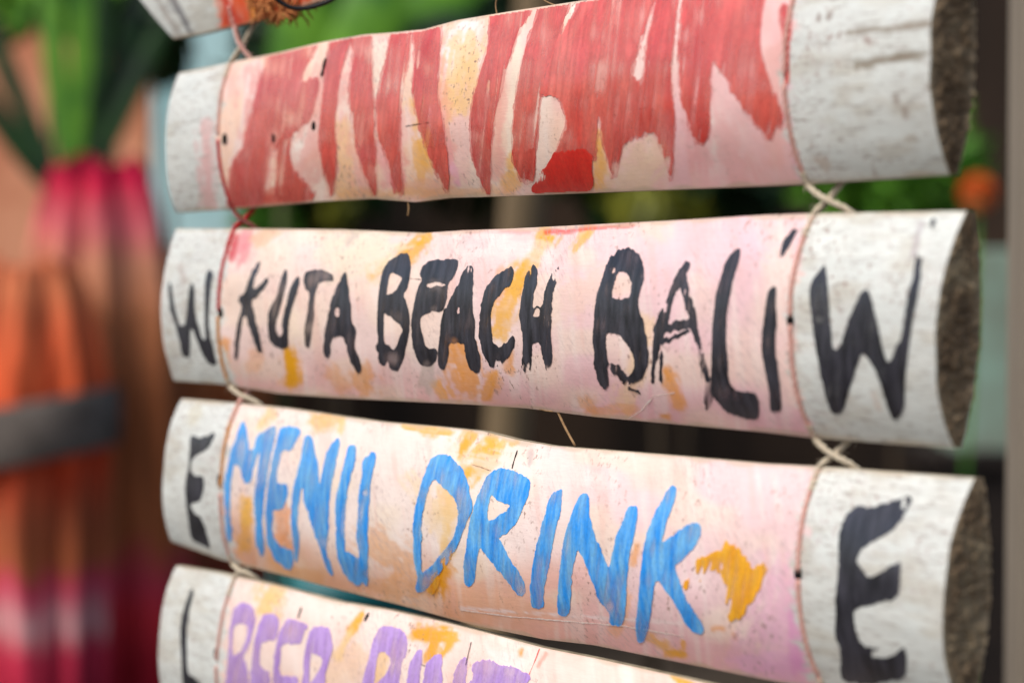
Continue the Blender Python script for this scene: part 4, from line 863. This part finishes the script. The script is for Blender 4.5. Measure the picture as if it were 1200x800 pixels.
m2 = mat_bands('brown_cloth', bd([(188, (120, 8, 34)), (212, (214, 30, 72)), (262, (222, 110, 116)), (310, (208, 140, 108)), (380, (190, 120, 80)), (480, (172, 100, 60)), (640, (172, 98, 58)), (690, (196, 64, 80)), (730, (206, 50, 60)), (800, (160, 26, 40))]), zlo, zhi, wob=0.16, streak=0.5)
m3 = mat_bands('tan_cloth', bd([(300, (120, 70, 44)), (330, (178, 108, 66)), (560, (160, 92, 54)), (640, (150, 82, 56)), (760, (130, 60, 44))]), zlo, zhi, wob=0.16, streak=0.5)
b_t = bundle('cloth_bundle', 236, YB + 0.7, 292, 0.165, 6, m3, 'plain tan-brown cloth bundle behind the small-lettered board ends', 9, 0.0)
b_l = bundle('cloth_bundle', 36, YB, 300, 0.15, 7, m1, 'rolled pink and orange banded cloth bundle tied with a grey strap', 1, 0.0)
b_r = bundle('cloth_bundle', 118, YB + 0.3, 181, 0.185, 8, m2, 'domed brown cloth bundle with a crimson foot and no strap', 4, 0.0)
b_d = bundle('cloth_bundle', -75, YB + 0.5, 228, 0.125, 6, mat_bands('crimson_cloth', bd([(200, (60, 8, 20)), (400, (50, 24, 20)), (700, (110, 20, 40)), (840, (120, 20, 40))]), zlo, zhi), 'dark crimson cloth bundle next to the grey-strapped one', 6)
# strap
def strap(root, zc, hh, R0, mat):
    nt = 64; th = np.arange(nt) * 2 * math.pi / nt; V = []; F = []
    for r, z in ((R0, -hh), (R0 + 0.006, -hh * 0.8), (R0 + 0.006, hh * 0.8), (R0, hh)):
        V.append(np.stack([r * np.cos(th), r * np.sin(th), z + zc + 0.10 * r * np.cos(th) / R0 * 0.35], 1))
    V = np.array(V)
    for i in range(3):
        for k in range(nt):
            j = (k + 1) % nt; F.append((i * nt + k, i * nt + j, (i + 1) * nt + j, (i + 1) * nt + k))
    mesh_obj('strap', V.reshape(-1, 3), F, mat, parent=root)
strap(b_l, zr(503), 0.066, 0.192, mat_plain('grey_webbing', lin((74, 66, 60)), lin((116, 106, 98)), 12, 0.8))

# plants
def leaf_mat(name, c1, c2):
    k = NT(name); oi = k.n('ShaderNodeTexCoord'); nf = k.noise(oi.outputs['Object'], 9, 3)
    k.l(k.ramp(nf, [(0.3, tuple(lin(c1))), (0.7, tuple(lin(c2)))]), k.p.inputs['Base Color'])
    k.p.inputs['Roughness'].default_value = 0.5; k.p.inputs['Specular IOR Level'].default_value = 0.3
    return k.m
G_DK = leaf_mat('shade_dark_green_leaf', (10, 30, 12), (30, 66, 20)); G_MD = leaf_mat('mid_green_leaf', (34, 92, 18), (104, 156, 38)); G_YL = leaf_mat('olive_leaf', (84, 90, 16), (130, 128, 34))  # the darkest green carries the shade of the background leaves in its colour
def blade(p0, p1, p2, w, n=14, twist=0.3):
    t = np.linspace(0, 1, n)[:, None]; p0, p1, p2 = map(np.asarray, (p0, p1, p2))
    P = (1 - t) ** 2 * p0 + 2 * t * (1 - t) * p1 + t ** 2 * p2
    T = np.gradient(P, axis=0); T /= np.linalg.norm(T, axis=1)[:, None]
    s = np.cross(T, np.array([0, -1, 0.2])); s /= np.linalg.norm(s, axis=1)[:, None]
    wd = w * np.sin(np.pi * np.clip(t * 0.93 + 0.05, 0, 1)) ** 0.7
    nrm = np.cross(s, T); V = np.stack([P - s * wd, P + nrm * wd * 0.35, P + s * wd], 1).reshape(-1, 3); F = []
    for i in range(n - 1):
        for j in range(2): F.append((i * 3 + j, i * 3 + j + 1, (i + 1) * 3 + j + 1, (i + 1) * 3 + j))
    return V, F
def bladed_plant(name, base, tips, w, mats, label, cat='plant', group=None):
    root = empty(name, (base[0], base[1], 0), label, cat, group)
    v, f = tube(np.array([(base[0], base[1], -0.02), (base[0], base[1], base[2] * 0.5), tuple(base)]), np.array([0.02, 0.016, 0.012]), 8)
    adopt(root, mesh_obj('stem', v, f, mat_plain('plant_stem', lin((50, 56, 24)), lin((80, 84, 40)), 20)))
    for i, (tip, bulge) in enumerate(tips):
        mid = (np.asarray(base) + np.asarray(tip)) / 2 + np.array(bulge)
        v, f = blade(base, mid, tip, w * random.uniform(0.8, 1.2)); adopt(root, mesh_obj('leaf', v, f, mats[i % len(mats)]))
    return root
Yl = 6.6
bp = at(88, 250, Yl)
tips = [(at(px, py, Yl + dy), (bx, 0, bz)) for px, py, dy, bx, bz in ((-70, 10, 0.0, -.03, -.06), (122, -120, 0, .05, .0), (96, -140, 0, .03, 0), (-40, -60, .1, -.06, .02), (165, -70, .1, .08, .05), (60, -120, .1, -.05, .05), (205, 0, 0, .06, .12))]
bladed_plant('leafy_plant', bp, tips, 0.036, [G_DK, G_DK, G_MD], 'tall strap-leaved green plant rising behind the cloth bundles')
Yg = 6.2
bp2 = at(330, 210, Yg)
tips = [(at(px, py, Yg + dy), (bx, 0, bz)) for px, py, dy, bx, bz in ((480, -40, 0, 0, .1), (430, -110, .1, 0, .1), (560, 20, .1, 0.02, .1), (620, -60, .2, 0, .2), (380, -120, 0, 0, 0))]
bladed_plant('leafy_plant', bp2, tips, 0.10, [G_MD, G_DK, G_DK, G_MD], 'broad-leaved green plant behind the tilted board', group=None)

def bush(name, cx, cy, Y, rx, rz, n, mat, label, seed, size=0.05, group='bushes behind the boards'):
    c = at(cx, cy, Y); root = empty(name, (c[0], c[1], 0), label, 'bush', group); rr = np.random.default_rng(seed)
    V = []; F = []
    for i in range(n):
        d = rr.normal(0, 1, 3); d /= np.linalg.norm(d); r = rr.uniform(0.35, 1) ** 0.6
        p = c + d * r * np.array([rx, rx * 0.7, rz]); a = rr.normal(0, 1, 3); a /= np.linalg.norm(a); b = np.cross(a, d); b /= np.linalg.norm(b) + 1e-9
        L = size * rr.uniform(0.6, 1.3); w = L * 0.32; k = len(V)
        V += [p - a * L, p - b * w + d * w * 0.4, p + a * L, p + b * w + d * w * 0.4]; F += [(k, k + 1, k + 2), (k, k + 2, k + 3)]
    o = adopt(root, mesh_obj('foliage', V, F, mat, smooth=False)); o['kind'] = 'stuff'
    sv, sf = tube(np.array([(c[0], c[1], -0.02), (c[0] + 0.02, c[1], c[2] * 0.5), tuple(c)]), np.array([0.02, 0.014, 0.006]), 7)
    adopt(root, mesh_obj('stem', sv, sf, mat_plain('bush_stem', lin((50, 40, 28)), lin((80, 66, 48)), 20)))
    return root
bush('bush', 10, -20, 8.9, 0.46, 0.34, 800, G_DK, 'dark hedge top hanging over the peach wall', 11, 0.12)
bush('bush', 175, -20, 8.9, 0.34, 0.3, 600, G_DK, 'dark hedge top hanging over the teal door', 12, 0.12)
bush('bush', 55, 6, 7.4, 0.24, 0.07, 70, G_MD, 'loose bright green leaves in front of the peach wall', 21, 0.1)
bush('bush', 196, 60, 7.5, 0.07, 0.12, 26, G_DK, 'sparse dark leaves in front of the teal door', 22, 0.09)
bush('bush', 130, 20, 7.5, 0.22, 0.08, 60, G_DK, 'dark leaf cluster between the strap-leaved blades', 23, 0.11)
bush('bush', 375, 90, 8.0, 0.28, 0.56, 900, G_DK, 'dark green bush below the broad leaves', 1, 0.1)
bush('bush', 560, 60, 8.6, 0.55, 0.6, 1100, G_DK, 'dark bush behind the tan bamboo pole', 2, 0.1)
bush('bush', 800, 190, 8.4, 0.48, 0.28, 700, G_DK, 'low dark bush behind the red-streaked board', 3, 0.1)
bush('bush', 1045, 195, 7.8, 0.30, 0.26, 500, G_MD, 'mid-green bush beside the orange flower', 4, 0.08)
bush('bush', 765, 245, 7.8, 0.20, 0.07, 110, G_YL, 'olive-leaved sprig in front of the dark bushes', 5, 0.06)
bush('bush', 395, 250, 7.8, 0.05, 0.06, 40, G_YL, 'small olive sprig beside the teal door', 6, 0.05)
bush('bush', 308, 255, 7.6, 0.07, 0.14, 160, G_MD, 'small bright green bush against the teal door', 7, 0.07)
# orange flower
def flower(px, py, Y, r, label, mat):
    c = at(px, py, Y); root = empty('orange_flower', (c[0], c[1], 0), label, 'flower'); V = []; F = []; rr = np.random.default_rng(2)
    for i in range(160):
        z = 1 - 2 * (i + 0.5) / 160; a = i * 2.39996; d = np.array([math.sqrt(1 - z * z) * math.cos(a), math.sqrt(1 - z * z) * math.sin(a), z])
        s = np.cross(d, [0.2, 0.3, 0.9]); s /= np.linalg.norm(s); t = np.cross(d, s); k = len(V); w = r * 0.28
        V += [c + d * r * 0.5, c + d * r * 0.8 - s * w, c + d * r * (1 + rr.uniform(0, 0.12)) + t * w * 0.4, c + d * r * 0.8 + s * w]; F += [(k, k + 1, k + 2, k + 3)]
    adopt(root, mesh_obj('petals', V, F, mat, smooth=False))
    v, f = tube(np.array([(c[0], c[1], -0.02), (c[0] - 0.03, c[1], c[2] * 0.5), tuple(c)]), 0.006, 6); adopt(root, mesh_obj('stem', v, f, G_MD))
flower(1146, 226, 5.8, 0.046, 'orange pompom flower between the post and the board ends', mat_plain('orange_petals', lin((244, 138, 64)), lin((250, 172, 104)), 40, 0.7))
# pale crate edge seen between board ends and post
Yc = 6.0
zt_ = Zp(528, Yc)
tag(box('storage_box', X(1120, Yc), X(1255, Yc), Yc, Yc + 0.3, zt_ - 0.003, Zp(292, Yc), mat_plain('pale_mint_paint', lin((120, 116, 100)), lin((146, 178, 160)), 5, 0.7)), 'pale mint-grey box standing on the dark table', 'box')
tm = mat_plain('dark_table_wood', lin((22, 16, 13)), lin((40, 30, 24)), 8, 0.7)
tb = empty('side_table', (X(1185, Yc), Yc + 0.15, 0), 'dark wooden table behind the post carrying the mint-grey box', 'table')
adopt(tb, box('table_top', X(1085, Yc), X(1285, Yc), Yc - 0.03, Yc + 0.34, zt_ - 0.045, zt_, tm))
adopt(tb, box('front_panel', X(1095, Yc), X(1275, Yc), Yc, Yc + 0.03, 0.2, zt_ - 0.043, tm))
for lx in (X(1095, Yc), X(1275, Yc) - 0.04):
    for ly in (Yc + 0.035, Yc + 0.28): adopt(tb, box('leg', lx, lx + 0.04, ly, ly + 0.04, -0.01, zt_ - 0.043, tm))

scene.render.engine = 'CYCLES'
scene.cycles.transparent_max_bounces = 16
